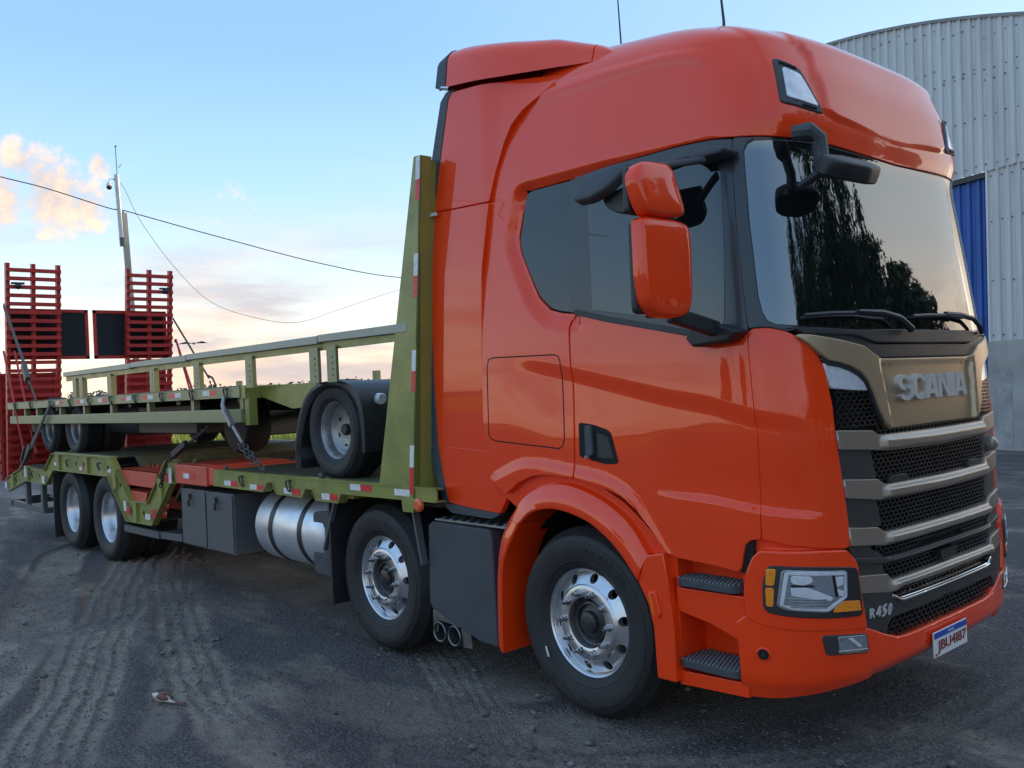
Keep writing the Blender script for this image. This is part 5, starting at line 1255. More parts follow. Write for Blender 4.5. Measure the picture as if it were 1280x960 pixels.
for x, z, w_, h_ in ((-8.38,.73,.04,.055),(-7.69,.66,.07,.03),(-7.03,1.12,.035,.075),(-13.68,.70,.05,.05),(-11.60,.88,.06,.05),(-12.52,.96,.05,.08)):
    mb = MB(); mb.box(x-w_, x+w_, -1.3065, -1.3045, z-h_, z+h_); mb.build('reflective_tape', WHITE, T_)
for x, z in ((-8.28,.68),(-7.52,.70),(-7.12,1.09)):
    mb = MB(); mb.box(x-.05, x+.05, -1.3065, -1.3045, z-.04, z+.05); mb.build('reflective_tape', TAPER, T_)
# lashing rings
def ring(x, z, y=-1.305, r=.046, parent=None, tilt=0, m=CHAINM):
    mb = MB(); P_ = [(x+r*.66*math.cos(t), y-.014-.010*math.sin(t), z-.01+r*math.sin(t)) for t in np.linspace(0, 2*math.pi, 17)[:-1]]
    mb.tube(P_+[P_[0], P_[1]], .0070, 6); mb.box(x-.016, x+.016, y-.008, y+.012, z+.020, z+.038)
    return mb.build('lashing_ring', m, parent or T_)
for x, z in ((-5.41,1.15),(-4.56,1.15),(-10.46,1.15),(-9.22,1.15),(-12.16,.94),(-13.05,.84)): ring(x, z, y=-1.298)
for x in (-5.85, -4.15, -3.29):
    mb = MB(); mb.tube([(x-.06,-1.22,1.232),(x+.02,-1.24,1.235),(x+.05,-1.26,1.222)], .018, 6); mb.build('deck_stop', CHAINM, T_)
# marker lights
for x, yy, z, rr_ in ((-2.805,-1.325,1.10,.045),):
    mb = MB(); mb.lathe([(0,-.02),(.03,-.018),(.042,-.008),(.045,.01)], (x, yy+.02, z), 20); mb.build('marker_light', mat('marker_lens', (.75,.10,.02), .2, coat=1, var=.6, var_scale=50), T_)
for x, z in ((-7.39,.79),(-7.46,.70)):
    mb = MB(); mb.lathe([(0,-.02),(.045,-.014),(.055,.01)], (x, -1.22, z), 18); mb.build('marker_light', mat('marker_lens_red', (.55,.05,.02), .25, coat=1), T_)

# rear ramps, folded upright
RX0, RX1 = -13.72, -13.30
def ramp_x(z): return -13.72+(z-.8)*(.42/3.28)
def ramp(ya, yb, label):
    root = MB(); xs = [ya+.03, (ya+yb)/2, yb-.03]
    for yy in xs: root.beam((ramp_x(.76), yy, .76), (ramp_x(4.09), yy, 4.09), .055, .09, up=(1, 0, 0))
    ob = root.build('loading_ramp', DRED, T_, smooth=False, label=label)
    k = 0; z = .92
    while z < 4.10:
        mb = MB(); mb.beam((ramp_x(z)+.05, ya-.0, z), (ramp_x(z)+.05, yb, z), .055, .055); mb.build('ramp_rung', DRED, ob, smooth=False)
        z += .1275
    # closed lower leaf behind
    mb = MB(); x = -13.92
    mb.box(x-.03, x, ya+.02*0-.04, yb+.04, .78, 2.42)
    for zz in np.arange(.85, 2.45, .17): mb.box(x, x+.05, ya-.04, yb+.04, zz, zz+.05)
    for yy in (ya-.04, yb): mb.box(x-.05, x+.06, yy, yy+.045, .76, 2.46)
    mb.build('ramp_lower_leaf', DRED, ob, smooth=False)
    return ob
ra = ramp(-1.275, -.50, 'red slatted loading ramp folded upright, near side'); rb = ramp(.505, 1.265, 'red slatted loading ramp folded upright, far side')
for y0, y1 in ((-1.22,-.045),(.03,1.22)):
    xn = ramp_x(3.0)-.11
    mb = MB(); mb.box(xn, xn+.03, y0, y1, 3.37, 3.42); mb.box(xn, xn+.03, y0, y1, 2.625, 2.675); mb.box(xn, xn+.03, y0, y0+.05, 2.625, 3.42); mb.box(xn, xn+.03, y1-.05, y1, 2.625, 3.42); fr = mb.build('net_frame', DRED, T_, smooth=False)
    mb = MB(); mb.box(xn+.008, xn+.016, y0+.04, y1-.04, 2.66, 3.38); mb.build('dark_net', NETM, fr)
for yy in (-1.12, 1.12):
    mb = MB(); xx = ramp_x(3.75)+.11; mb.sphere((xx, yy, 3.73), .05, 10, 6); mb.box(xx-.04, xx+.01, yy-.09, yy+.09, 3.76, 3.79); mb.build('ramp_lamp', BLACK, T_)
for yy in (-1.33, -1.18, 1.35):
    mb = MB(); mb.tube([(ramp_x(2.7)+.12, yy, 2.75), (-12.6, yy+.05, 1.2)], .016, 6); mb.build('ramp_stay', DRED, T_)

# =================================================================== TRAILER CARRIED ON THE DECK
trl = thing('low_trailer', 'olive green empty low trailer standing chained on the deck of the truck', 'trailer', (0, 0, 0))
Q_ = trl
mb = MB(); mb.box(-13.40, -5.39, -1.300, -1.285, 1.862, 1.966); mb.box(-13.40, -5.39, -1.30, -1.20, 1.955, 1.9665); mb.mirror_y(); mb.build('side_beam', GREENL, Q_, bevel=.003)
mb = MB(); mb.box(-13.38, -5.36, -1.28, 1.28, 1.93, 1.952); mb.build('trailer_deck', DECK, Q_)
mb = MB(); mb.box(-5.385, -5.30, -1.29, 1.29, 1.85, 1.962); mb.build('front_cross_beam', GREEN, Q_, bevel=.003)
mb = MB(); mb.box(-13.28, -5.385, -1.300, -1.24, 1.645, 1.762); mb.mirror_y(); mb.build('lower_side_rail', GREENL, Q_, bevel=.006)
for x in (-13.2, -12.54, -11.91, -10.8, -9.8, -8.80, -7.64, -6.48, -5.42):
    mb = MB(); mb.box(x-.035, x+.035, -1.27, -1.21, 1.74, 1.90); mb.mirror_y(); mb.build('rail_bracket', GREENL, Q_)
mb = MB(); mb.box(-5.36, -5.28, -1.27, -1.19, 1.62, 1.86); mb.mirror_y(); mb.build('front_post', GREEN, Q_, bevel=.004)
# guard rail on stakes
for i, (a, b) in enumerate(((-10.47,-8.04),(-8.03,-6.52),(-6.51,-4.02),(-4.01,-2.85))):
    mb = MB(); mb.prism([(a,2.245),(b,2.235),(b,2.295),(a,2.300)], -1.305, -1.20); gr_ = mb.build('guard_rail', RAILG, Q_, bevel=.004); mb = MB(); mb.box(a, b, -1.27, -1.25, 2.185, 2.245); mb.build('rail_web', GREEN, gr_, smooth=False)
for x in (-10.06, -9.80, -8.76, -7.43, -6.30, -5.20, -4.10, -3.84):
    mb = MB(); zb = 1.965 if x < -5.3 else 1.94
    mb.box(x-.065, x-.055, -1.295, -1.20, zb, 2.21); mb.box(x-.055, x+.065, -1.295, -1.285, zb, 2.21); mb.box(x+.055, x+.065, -1.285, -1.20, zb, 2.21) if 0 else None
    st = mb.build('stake', GREENL, Q_, smooth=False)
    if x > -8:
        for k in range(4):
            mb = MB(); mb.lathe([(0,0),(.009,0)], (x+.02,-1.2955,zb+.05+.045*k), 8); mb.build('stake_hole', VOID, st)
# neck and front axle
mb = MB(); mb.prism([(-5.30,1.952),(-4.35,1.952),(-4.35,1.80),(-4.55,1.76),(-4.75,1.75),(-5.30,1.86)], -1.14, -1.12); mb.prism([(-5.30,1.952),(-4.35,1.952),(-4.35,1.80),(-4.55,1.76),(-4.75,1.75),(-5.30,1.86)], 1.14, 1.12); mb.box(-5.30,-4.3,-1.12,1.12,1.935,1.95); mb.box(-4.3,-3.0,-.6,.6,1.80,1.95); mb.build('neck_frame', GREEN, Q_, smooth=False)
mb = MB(); mb.box(-12.9, -4.0, -.42, -.34, 1.72, 1.90); mb.mirror_y(join=True)
for x in (-5.6, -7, -8.4, -9.8, -11.2, -12.6): mb.box(x-.05, x+.05, -1.2, 1.2, 1.82, 1.92)
mb.build('trailer_chassis', BLACK, Q_)
ws = make_wheel('small'); ws.parent = Q_; ws.location = (-4.06, -1.15, 1.575); ws.scale = (.74, .8, .74)
for x in (-10.55, -11.73): c = clone(ws, Q_, (x, -1.15, 1.612))
for x, z in ((-4.06,1.575),(-10.55,1.612),(-11.73,1.612)):
    c = clone(ws, Q_, (x, 1.15, z)); c.rotation_euler = (0, 0, math.pi)
    mb = MB(); mb.tube([(x,-1,z),(x,1,z)], .06, 10); mb.build('trailer_axle', BLACK, Q_)
    if x < -5: clone(ws, Q_, (x, -.88, z))
# wheel covers over the front pair
fo = [(-4.60,1.27),(-4.595,1.42),(-4.55,1.60),(-4.47,1.76),(-4.36,1.87),(-4.20,1.935),(-4.05,1.95),(-3.85,1.945),(-3.70,1.90),(-3.60,1.80),(-3.56,1.66),(-3.555,1.50),(-3.56,1.42)]
fi = [(x+(.06 if x < -4.06 else -.06)*min(1, abs(x+4.06)*4), z-(.055 if 1.45 < z else 0)) for x, z in fo]
mb = MB(); n = len(fo)
fo2, fi2 = cr(fo, 3), cr(fi, 3); rows = [[(ix,-1.20,iz),((ox+ix)/2,-1.225,(oz+iz)/2),(ox,-1.215,oz),(ox,-.62,oz),(ix,-.60,iz)] for (ox, oz), (ix, iz) in zip(fo2, fi2)]
mb.add([p for r0 in rows for p in r0], [(i*5+j, i*5+(j+1) % 5, (i+1)*5+(j+1) % 5, (i+1)*5+j) for i in range(len(rows)-1) for j in range(5)]+[(0,1,2,3,4), tuple((len(rows)-1)*5+j for j in (4,3,2,1,0))])
mb.box(-4.605,-4.59,-1.21,-.62,1.265,1.5); mb.mirror_y(); fd = mb.build('wheel_cover', BLACK, Q_, angle=50)
mb = MB(); mb.lathe([(0,.022),(.035,.020),(.043,.012),(.046,-.02)], (-3.575,-1.05,1.80), 16, axis=0); mb.build('cover_lamp', LENSW, fd)
for x0 in (-5.05, -4.72): pass
mb = MB(); mb.lathe([(0,0),(.16,.0),(.20,.03),(.20,1.1),(.16,1.13),(0,1.13)], (-10.15,-.72,1.68), 28, axis=0); mb.build('air_reservoir', GREYP, Q_, angle=50)
for x0, x1, y0, y1, z0, z1 in ((-9.0,-7.3,-.9,-.5,1.50,1.82),(-9.2,-8.2,.2,.9,1.4,1.8),(-13.0,-12.2,-1.1,-.5,1.5,1.75)):
    mb = MB(); mb.box(x0,x1,y0,y1,z0,z1); mb.build('under_box', BLACK, Q_, bevel=.02)
mb = MB(); mb.lathe([(0,-.14),(.15,-.14),(.26,-.12),(.285,-.08),(.285,.1),(.26,.14),(0,.14)], (-6.55,-.70,1.60), 36); mb.build('spare_wheel', RUBBER, Q_)
for x in (-11.07,-10.21,-9.45,-8.67,-7.90,-7.14,-6.39,-5.63,-12.05,-12.9): ring(x, 1.915, r=.046, parent=Q_)
for i, x in enumerate((-10.72,-9.83,-9.01,-8.20,-7.56,-6.83,-6.01)):
    xm = x
    for a, b, m in ((x-.15, xm, WHITE if i in (0, 2, 6) else TAPER), (xm, x+.15, TAPER if i in (0, 2, 6) else WHITE)):
        mb = MB(); mb.add([(a,-1.3015,1.893),(b,-1.3015,1.893),(b,-1.3015,1.938),(a,-1.3015,1.938)], [(0,1,2,3)]); mb.build('reflective_tape', m, Q_, smooth=False, fixn=False)
for x, yy, h in ((-8.6,.2,.10),(-5.53,.2,.09),(-3.6,-.6,.10),(-3.1,-.6,.14)):
    mb = MB(); mb.box(x-.03, x+.03, yy-.03, yy+.03, 1.95, 1.95+h+.03); mb.box(x, x+.5, yy-.02, yy+.02, 1.955, 1.975); mb.build('deck_bracket', GREENL, Q_, bevel=.004)
for x in (-3.5, -2.95):
    mb = MB(); mb.tube([(x,-.9,1.95),(x,-.9,2.02),(x+.25,-.9,2.00)], .02, 6); mb.build('deck_hook', GREENL, Q_)

# =================================================================== TIE-DOWNS
def chain_pts(a, b, pitch=.034):
    a, b = Vector(a), Vector(b); n = max(2, int((b-a).length/pitch)); return [a+(b-a)*(i/n) for i in range(n+1)]
def chain(mb, a, b, r=.011, pitch=.040):
    P_ = chain_pts(a, b, pitch); d = (Vector(b)-Vector(a)).normalized(); s0 = d.orthogonal().normalized(); s1 = d.cross(s0)
    for i, (p, q) in enumerate(zip(P_[:-1], P_[1:])):
        s = s0 if i % 2 else s1; c = (p+q)/2; L = (q-p).length*.72
        pts = [c+d*(L*math.cos(t))+s*(.018*math.sin(t)) for t in np.linspace(0, 2*math.pi, 9)]
        mb.tube(pts, r*.55, 5, cap=False)
t1 = thing('ratchet_binder', 'steel chain and bar from the front corner ring of the trailer to the deck', 'binder', (-5.3, -1.34, 1.5), 'binders holding the trailer down')
def rel(o, pts): return [tuple(Vector(p)-o.location) for p in pts]
mb = MB(); mb.tube(rel(t1, [(-5.625,-1.335,1.88),(-5.62,-1.35,1.80),(-5.55,-1.36,1.73)]), [.016,.022,.026], 8); mb.beam(*rel(t1, [(-5.56,-1.36,1.75),(-5.42,-1.36,1.62)]), .05, .045); mb.tube(rel(t1, [(-5.43,-1.36,1.63),(-5.26,-1.35,1.47)]), .016, 8); mb.build('binder_bar', RIMG, t1, bevel=.006)
mb = MB(); chain(mb, *rel(t1, [(-5.27,-1.35,1.48),(-4.96,-1.30,1.235)])); chain(mb, *rel(t1, [(-5.30,-1.37,1.47),(-5.08,-1.34,1.30)])); o = mb.build('binder_chain', CHAINM, t1); o['kind'] = 'stuff'
t2 = thing('ratchet_binder', 'black chain binder hooked over the top of the cranked frame beside the red deck section', 'binder', (-7.0, -1.3, 1.3), 'binders holding the trailer down')
mb = MB(); chain(mb, *rel(t2, [(-6.25,-1.22,1.60),(-7.02,-1.32,1.27)])); chain(mb, *rel(t2, [(-7.02,-1.335,1.27),(-7.22,-1.335,1.00)])); o = mb.build('binder_chain', BLACK, t2); o['kind'] = 'stuff'
mb = MB(); mb.beam(*rel(t2, [(-6.60,-1.30,1.45),(-6.86,-1.33,1.33)]), .05, .06); mb.tube(rel(t2, [(-6.3,-1.1,1.62),(-6.0,-.6,1.85)]), .008, 5); mb.build('binder_bar', BLACK, t2, bevel=.01)
t3 = thing('lashing_strap', 'dark webbing strap with ratchet from the trailer side down to the tail of the deck', 'strap', (-11.9, -1.34, 1.4), 'straps at the rear of the load')
mb = MB(); mb.beam(*rel(t3, [(-10.97,-1.335,1.92),(-12.25,-1.345,1.15)]), .012, .05); mb.beam(*rel(t3, [(-11.25,-1.345,1.74),(-12.75,-1.33,.97)]), .012, .045); mb.build('webbing', STRAP, t3)
mb = MB(); mb.beam(*rel(t3, [(-11.98,-1.35,1.33),(-12.30,-1.35,1.13)]), .06, .09); mb.beam(*rel(t3, [(-12.15,-1.39,1.32),(-12.35,-1.39,1.12)]), .03, .04); mb.build('ratchet', CHAINM, t3, bevel=.01)
t4 = thing('lashing_strap', 'grey webbing strap running from the near ramp down to the trailer edge', 'strap', (-12.3, -1.36, 2.6), 'straps at the rear of the load')
mb = MB(); mb.beam(*rel(t4, [(-13.10,-1.36,3.42),(-12.02,-1.36,2.44)]), .012, .075); mb.beam(*rel(t4, [(-11.98,-1.36,2.34),(-11.62,-1.34,1.95)]), .012, .03); mb.build('webbing', STRAP, t4)
mb = MB(); mb.beam(*rel(t4, [(-12.05,-1.38,2.48),(-11.86,-1.38,2.26)]), .06, .11); mb.tube(rel(t4, [(-11.9,-1.38,2.3),(-11.78,-1.38,2.2),(-11.86,-1.38,2.12)]), .012, 6); mb.build('ratchet', CHAINM, t4, bevel=.01)
t5 = thing('lashing_strap', 'thin strap with hook running from the far ramp down behind the guard rail', 'strap', (-12.5, 1.3, 2.7), 'straps at the rear of the load')
mb = MB(); mb.beam(*rel(t5, [(-13.43,1.3,3.30),(-12.05,1.3,2.22)]), .012, .035); mb.build('webbing', STRAP, t5)
mb = MB(); mb.tube(rel(t5, [(-12.08,1.3,2.26),(-11.92,1.3,2.22),(-11.80,1.3,2.10),(-11.86,1.3,1.98),(-11.98,1.3,1.99),(-11.98,1.3,2.12)]), .018, 6); mb.build('hook', CHAINM, t5)
mb = MB(); mb.tube([(-13.37,1.3,2.89),(-13.34,1.3,2.93),(-12.74,1.3,2.06)], .02, 6); mb.build('ramp_stay', DRED, T_)

# =================================================================== WAREHOUSE
wh = thing('warehouse', 'grey corrugated metal warehouse with curved roof, concrete base and blue door', 'warehouse', (0, 0, 0))
WO = np.array([-5.918, 16.458, 0.0]); WW = np.array([-.949, .316, 0]); WN = np.array([-.316, -.949, 0])
def WP(s, z, d): p = WO+WW*(s-.031*z)+WN*d; return (p[0], p[1], p[2]+z)
def roofz(s): return 10.84-(s-9)**2/56.8
CLAD = mat('galvanised_cladding', (0.64, 0.64, 0.63), .45, .1, var=.8, var_scale=2.6, var_col=(.50, .50, .49), bump=.08, bump_scale=5, rvar=.2, stretch=(1, 1, .12), detail=9)
CLADB = mat('blue_door_sheet', (0.012, 0.075, 0.30), .45, .1, var=.3, var_scale=2)
CONC = mat('concrete_wall', (0.30, 0.285, 0.26), .85, var=.9, var_scale=1.1, var_col=(.46, .445, .42), bump=.4, bump_scale=14, detail=9)
ROOFM = mat('roof_sheet', (0.22, 0.24, 0.26), .5, .5, var=.3, var_scale=2)
SCREW = mat('sheet_screw', (.08, .085, .09), .5, .8)
PITCH_ = .262
def clad(s0, s1, zlo, zhi, m, name, parent, d0=0.0):
    """trapezoid ribbed sheet between s0 and s1; zlo and zhi are functions of s"""
    mb = MB(); s = s0; rows = []
    prof = [(0, .0), (.30, .0), (.36, .016), (.40, .016), (.46, 0), (.64, .0), (.72, .045), (.90, .045), (.98, .0)]
    while s < s1-1e-6:
        for f, dd in prof:
            ss = s+f*PITCH_
            if ss <= s1+1e-6: rows.append((ss, dd))
        s += PITCH_
    rows.append((s1, 0))
    vs = []
    for ss, dd in rows: vs += [WP(ss, zlo(ss), d0+dd), WP(ss, zhi(ss), d0+dd)]
    mb.add(vs, [(2*i, 2*i+1, 2*i+3, 2*i+2) for i in range(len(rows)-1)])
    return mb.build(name, m, parent, smooth=False)
sw = PITCH_*4
s = -5.0
while s < 20:
    o = clad(s, s+sw-.004, lambda q: 6.1, lambda q: roofz(q), CLAD, 'cladding_sheet', wh, .012 if int(round((s+5)/sw)) % 2 else .018)
    if s < 3:
        mb = MB()
        for k in range(4):
            for zz in (6.25, 7.3, 8.3, roofz(s+.2)-.22, roofz(s+.2)-1.15):
                if zz < roofz(s+k*PITCH_)-.1:
                    p = WP(s+(k+.50)*PITCH_+rng.uniform(-.02, .02), zz+rng.uniform(-.02, .02), .030); mb.sphere(p, .018, 6, 4)
        q = mb.build('sheet_screws', SCREW, o); q['kind'] = 'stuff'
    s += sw
s = .17-sw
while s > -5.2:
    o = clad(s, s+sw-.004, lambda q: 2.38, lambda q: 6.13, CLAD, 'cladding_sheet', wh, -.02)
    mb = MB()
    for k in range(4):
        for zz in (2.5, 3.7, 5.0, 5.95):
            p = WP(s+(k+.50)*PITCH_+rng.uniform(-.02, .02), zz+rng.uniform(-.03, .03), 0.0); mb.sphere(p, .018, 6, 4)
    q = mb.build('sheet_screws', SCREW, o); q['kind'] = 'stuff'
    s -= sw
s = 5.2
while s < 20:
    clad(s, s+sw-.004, lambda q: 2.38, lambda q: 6.13, CLAD, 'cladding_sheet', wh, -.02); s += sw
dr = clad(.175, 5.2, lambda q: .05, lambda q: 6.05, CLADB, 'sliding_door', wh, -.10)
mb = MB(); mb.add([WP(.17,5.98,-.09),WP(5.2,5.98,-.09),WP(5.2,6.10,-.09),WP(.17,6.10,-.09),WP(.17,5.98,.01),WP(5.2,5.98,.01),WP(5.2,6.10,.01),WP(.17,6.10,.01)], [(0,1,2,3),(4,5,6,7),(0,1,5,4),(3,2,6,7),(0,3,7,4),(1,2,6,5)]); mb.build('door_track', BLACK, wh)
def wbox(s0, s1, z0, z1, d0, d1, name, m):
    mb = MB(); mb.add([WP(a, b, c) for c in (d0, d1) for a, b in ((s0,z0),(s1,z0),(s1,z1),(s0,z1))], [(0,1,2,3),(4,5,6,7),(0,1,5,4),(1,2,6,5),(2,3,7,6),(3,0,4,7)]); return mb.build(name, m, wh, smooth=False)
wbox(-5.0, .17, -.3, 2.38, -.25, .03, 'concrete_base', CONC); wbox(5.2, 20, -.3, 2.38, -.25, .03, 'concrete_base', CONC)
wbox(-.42, -.08, .06, 1.75, .031, .036, 'plaster_patch', mat('plaster_patch', (.27, .265, .255), .9, var=.6, var_scale=4, bump=.3))
# edge trim and roof
ss = np.linspace(-5.0, 20, 60)
mb = MB(); rows = [[WP(q, roofz(q)-.02, .075), WP(q, roofz(q)+.05, .09), WP(q, roofz(q)+.05, -10), WP(q, roofz(q)-.02, -10)] for q in ss]
mb.add([p for r0 in rows for p in r0], [(i*4+j, i*4+j+1, i*4+j+5, i*4+j+4) for i in range(len(rows)-1) for j in range(3)]); mb.build('roof', ROOFM, wh, smooth=False)
mb = MB(); mb.add([WP(-5,-.3,0),WP(-5,roofz(-5),0),WP(-5,roofz(-5),-10),WP(-5,-.3,-10)], [(0,1,2,3)]); mb.add([WP(20,-.3,0),WP(20,roofz(20),0),WP(20,roofz(20),-10),WP(20,-.3,-10)], [(0,1,2,3)]); mb.add([WP(q, zz, -10) for q in (-5,20) for zz in (-.3, roofz(q))], [(0,1,3,2)]); mb.build('side_wall', CLAD, wh)

# =================================================================== TREES
LEAF = mat('tree_leaf', (.022, .040, .014), .6, var=1.2, var_scale=.6, var_col=(.05, .075, .02))
BARK = mat('bark', (.06, .045, .032), .9, var=.5, bump=.6, bump_scale=12)
def leaf_mesh(name, clumps, nleaf, size, m, parent=None):
    """clumps: (centre, (rx,ry,rz)); many small leaf faces spread through each"""
    V = []
    w = np.array([c[1][0]*c[1][1]*c[1][2] for c in clumps])**.67; w /= w.sum()
    for (c, r), ww in zip(clumps, w):
        n = max(8, int(nleaf*ww)); d = rng.normal(size=(n, 3)); d /= np.linalg.norm(d, axis=1, keepdims=True)
        rad = rng.random((n, 1))**.42*(1+.25*rng.normal(size=(n, 1))*.6); p = np.array(c)+d*rad*np.array(r)
        a = rng.normal(size=(n, 3)); a /= np.linalg.norm(a, axis=1, keepdims=True); b = np.cross(a, rng.normal(size=(n, 3))); b /= np.linalg.norm(b, axis=1, keepdims=True)
        s = size*rng.uniform(.6, 1.3, (n, 1)); V.append(np.stack([p-a*s, p+b*s*.45, p+a*s, p-b*s*.45], 1))
    V = np.concatenate(V).reshape(-1, 3); F = np.arange(len(V)).reshape(-1, 4)
    me = bpy.data.meshes.new(name); me.vertices.add(len(V)); me.vertices.foreach_set('co', V.ravel()); me.loops.add(F.size); me.loops.foreach_set('vertex_index', F.ravel())
    me.polygons.add(len(F)); me.polygons.foreach_set('loop_start', np.arange(0, F.size, 4)); me.polygons.foreach_set('loop_total', np.full(len(F), 4)); me.update()
    me.materials.append(m); o = bpy.data.objects.new(name, me); link(o, parent); return o
def tree(x, y, h, w, kind, label, group, nleaf=7500):
    t = thing('tree', label, 'tree', (x, y, 0), group)
    mb = MB(); lean = rng.uniform(-.3, .3); mb.tube([(0,0,-.2),(lean*.3,0,h*.3),(lean*.6,.1,h*.65),(lean,.1,h*.93)], [w*.09+.06,w*.07+.05,w*.04+.03,.02], 8)
    for k in range(7):
        a = rng.uniform(0, 6.28); z = h*rng.uniform(.25, .75); L = w*rng.uniform(.4, .8); mb.tube([(lean*z/h,0,z),(L*.5*math.cos(a),L*.5*math.sin(a),z+L*.3),(L*math.cos(a),L*math.sin(a),z+L*.45)], [.06,.04,.015], 5)
    mb.build('trunk', BARK, t)
    cl = []
    if kind == 'tall':
        for k in range(40):
            q = rng.random()**.8; z = h*(.14+.84*q); ww = w*(1.05-.62*q**2.4); a = rng.uniform(0, 6.28); rr_ = ww*rng.uniform(.1, .8)
            cl.append(((lean*q+rr_*math.cos(a), rr_*math.sin(a), z), (ww*.42, ww*.42, h*.07*rng.uniform(.8, 1.5))))
        cl.append(((lean, 0, h*.96), (.15, .15, h*.05)))
    else:
        for k in range(26):
            a = rng.uniform(0, 6.28); e = rng.uniform(-.2, 1.3); rr_ = w*rng.uniform(.35, .85)
            cl.append(((rr_*math.cos(a)*math.cos(e), rr_*math.sin(a)*math.cos(e), h*.62+rr_*.42*h/w*math.sin(e)), (w*.28, w*.28, w*.22)))
    leaf_mesh('crown', cl, nleaf, .26, LEAF, t); return t
tl = ['tallest dark tree mirrored in the windscreen, at the left end of the row', 'dark tree next to the tallest one in the row before the truck', 'tall narrow dark tree with a bare gap beside it', 'dark pointed tree with two tips, mid row', 'broad dark tree in the middle of the row before the truck', 'dark tree leaning slightly, right of the row middle',
      'medium dark tree where the row starts to drop', 'shorter dark tree toward the low end of the row', 'small dark tree near the low end of the row', 'smallest dark tree closing the row']+['broad dark tree of the back row, %s' % q for q in ('at its left end', 'second from its left end', 'third from its left end', 'the tallest one', 'just right of its tallest', 'standing where it starts to drop', 'second from its right end', 'lowest, at its right end')]
for k, (az, h, w) in enumerate(((8,15,5.2),(17,15.6,5.2),(26,14.5,5),(35,16.2,5),(44,17.0,4.8),(52,14.6,4.6),(59,12.2,4.0),(65,8.6,3.2),(71,4.8,2.2),(77,3.0,1.4),(12,14,6),(22,13.5,6),(31,14,6),(40,15,6),(48.5,14.5,5.6),(55.5,12,5.0),(62,9.0,3.8),(68,6.0,2.6))):
    d = 30+1.5*math.sin(k*2.1)+(6 if k > 9 else 0); tree(d*math.cos(R(az))-.2, d*math.sin(R(az))-.3, h, w, 'tall', tl[k], 'trees in a row before the truck')
tree(-3.5, -27, 5.6, 2.6, 'round', 'round bushy tree mirrored in the truck door, the fuller of two', 'bushy trees facing the truck door', 3000)
tree(-13, -24, 4.6, 2.2, 'round', 'low bushy tree facing the truck door, the smaller of two', 'bushy trees facing the truck door', 2600)
# far tree line
FARL = mat('haze_grey_leaf', (.10, .105, .105), .9, var=.8, var_scale=.05, var_col=(.15, .14, .14))  # distance haze painted into the leaf colour as grey
cl = []
for k in range(420):
    az = R(rng.uniform(139, 178)); d = rng.uniform(150, 190); h = rng.uniform(1.6, 4.4); cl.append(((d*math.cos(az), d*math.sin(az), h*.55), (rng.uniform(2, 5), rng.uniform(2, 5), h*.55)))
o = leaf_mesh('distant_tree_line', cl, 60000, .45, FARL); o['kind'] = 'stuff'; o['label'] = 'hazy grey wood along the far edge of the field'
# grass and weeds at the yard edge
GR = mat('grass_blade', (.16, .24, .04), .7, var=1.0, var_scale=2, var_col=(.55, .48, .06))
n_ = 9000; gx = rng.uniform(-46, -28, n_); gy = rng.uniform(6, 26, n_); hh = rng.uniform(.15, .55, n_); aa = rng.uniform(0, 6.28, n_)
V = np.stack([np.stack([gx-.05*np.cos(aa), gy-.05*np.sin(aa), np.zeros(n_)-.05], 1), np.stack([gx+.05*np.cos(aa), gy+.05*np.sin(aa), np.zeros(n_)-.05], 1), np.stack([gx+rng.normal(0, .08, n_), gy+rng.normal(0, .08, n_), hh], 1)], 1).reshape(-1, 3)
me = bpy.data.meshes.new('field_grass'); me.from_pydata([tuple(v) for v in V], [], [tuple(r0) for r0 in np.arange(len(V)).reshape(-1, 3)]); me.materials.append(GR)
o = bpy.data.objects.new('field_grass', me); link(o); o['kind'] = 'stuff'; o['label'] = 'yellow green grass and weeds along the edge of the yard'

# =================================================================== POLE, WIRES, BIRDS
pl = thing('utility_pole', 'slim leaning concrete pole with a dome camera and antenna rising behind the red ramps', 'pole', (-30, 6.6, 0))
PC = mat('pole_concrete', (.38, .33, .26), .8, var=.4, var_scale=2, bump=.3)
mb = MB(); mb.beam((0,0,-.3), (0,-.34,8.45), .17, .17); mb.build('concrete_shaft', PC, pl, bevel=.01)
mb = MB(); mb.tube([(0.0,-.44,7.6),(0,-.52,9.75)], .085, 12); mb.build('steel_mast', mat('mast_steel', (.5,.5,.5), .4, .5), pl)
mb = MB(); mb.box(-.06,.06,-.46,-.34,8.38,8.5); mb.beam((0,-.46,7.3),(0,-.49,8.0), .08, .08); mb.build('mast_bracket', STEELG, pl)
mb = MB(); mb.tube([(0,-.52,9.45),(0,-.62,9.60),(0,-.75,9.58),(0,-.78,9.45)], .03, 8); mb.build('camera_arm', WHITE, pl)
mb = MB(); mb.lathe([(0,.12),(.06,.11),(.09,.04),(.09,0),(.0,0)], (0,-.78,9.33), 16, axis=2); mb.build('camera_housing', WHITE, pl)
mb = MB(); mb.sphere((0,-.78,9.29), .088, 14, 8); mb.build('camera_dome', BLACK, pl)
mb = MB(); mb.tube([(0,-.50,9.7),(0,-.52,10.75)], .014, 6); mb.tube([(0,-.55,10.7),(0,-.47,10.74)], .02, 5); mb.tube([(0,-.44,10.0),(.02,-.36,10.12)], .012, 5); mb.build('antenna', STEELG, pl)
def wire(name, pts, r, label):
    o = MB().tube(cr(pts, 8), r, 5).build(name, BLACK, None); tag(o, label, 'wire'); return o
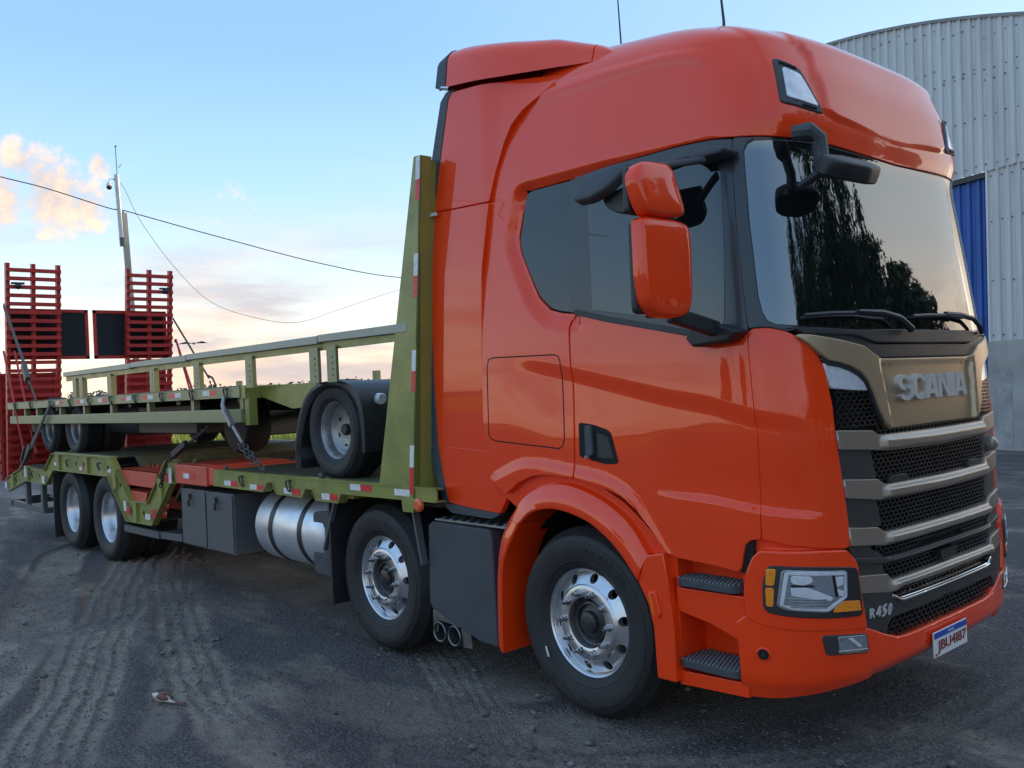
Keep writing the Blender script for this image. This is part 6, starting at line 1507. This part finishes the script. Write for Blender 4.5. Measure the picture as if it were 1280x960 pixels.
wire('overhead_wire', [(-30,-32,13.5),(-30,-20,12.3),(-30,-10,11.1),(-30,-2.0,9.95),(-30,2.50,9.25),(-30,3.89,9.02),(-30,5.75,8.58),(-30,6.14,8.56),(-30,6.95,8.41),(-30,9.83,7.85),(-30,13.79,7.15),(-30,17.60,6.76),(-30,23,6.9),(-30,32,8.3),(-30,44,11)], .018, 'black wire crossing the sky past the pole and behind the cab')
wire('guy_wire', [(-30,6.10,9.5),(-30,6.31,9.32),(-30,6.80,8.26),(-30,7.85,6.79),(-30,9.12,5.55),(-30,10.64,5.00),(-30,12.61,4.78),(-30,14.79,5.40),(-30,17.57,6.24),(-30,21,7.0),(-30,30,8.8),(-30,44,10.6)], .008, 'thin slack wire hanging from the top of the pole')
def bird_body(mb, s=1.0):
    pts = [(-.145,.0,.012),(-.09,0,.022),(-.05,0,.036),(0,0,.046),(.045,0,.050),(.075,0,.060),(.092,0,.066),(.108,0,.062)]
    mb.tube([(x*s, y*s, z*s) for x, y, z in pts], [.006*s,.012*s,.026*s,.036*s,.032*s,.022*s,.020*s,.008*s], 12)
dv = thing('dove', 'small brown dove with pale breast resting on the gravel in the foreground', 'dove', (-3.60, -2.72, 0.005))
dv.rotation_euler = (0, 0, R(205)); dv.scale = (.72, .72, .72)
BR = mat('dove_brown', (.13, .055, .035), .7, var=.5, var_scale=60); PALE = mat('dove_breast', (.55, .48, .42), .7, var=.5, var_scale=40)
mb = MB(); bird_body(mb); mb.build('body', PALE, dv)
for sg in (-1, 1):
    mb = MB(); mb.sphere((-.018, sg*.024, .054), 1, 12, 6, sc=(.072, .016, .026)); mb.build('wing', BR, dv)
mb = MB(); mb.sphere((-.0,0,.078), 1, 12, 6, sc=(.05,.022,.010)); mb.build('back', BR, dv)
mb = MB(); mb.sphere((.092,0,.078), 1, 12, 6, sc=(.018,.015,.011)); mb.build('crown', BR, dv)
mb = MB(); mb.prism([(-.10,-.014),(-.24,-.020),(-.245,.020),(-.10,.014)], .012, .018, axis=2); mb.build('tail', BR, dv)
mb = MB(); mb.tube([(.104,0,.064),(.124,0,.058)], [.005,.001], 6); mb.build('beak', BLACK, dv)
for sg in (-1, 1):
    mb = MB(); mb.sphere((.096, sg*.017, .068), .0035, 8, 5); mb.build('eye', BLACK, dv)
    mb = MB(); mb.tube([(0.01, sg*.014, .02), (.012, sg*.016, 0)], .003, 5); mb.tube([(.005, sg*.016, 0), (.035, sg*.018, .001)], .0025, 5); mb.build('foot', BLACK, dv)
fb = thing('flying_bird', 'small dark bird gliding in the sky above the trailer guard rail', 'bird', (-40, 12.65, 4.61))
mb = MB(); mb.tube([(-.18,.14,0),(-.08,.06,.02),(.04,-.03,.03),(.16,-.12,.0)], [.01,.045,.05,.012], 8); mb.build('body', BLACK, fb)
for sg in (-1, 1):
    mb = MB(); mb.add([(.05,-.04,.03),(-.06,.04,.03),(-.02+sg*.26,.02+sg*.30,.12),(-.12+sg*.50,-.02+sg*.56,.02)], [(0,1,3,2)]); mb.build('wing', BLACK, fb, fixn=False)
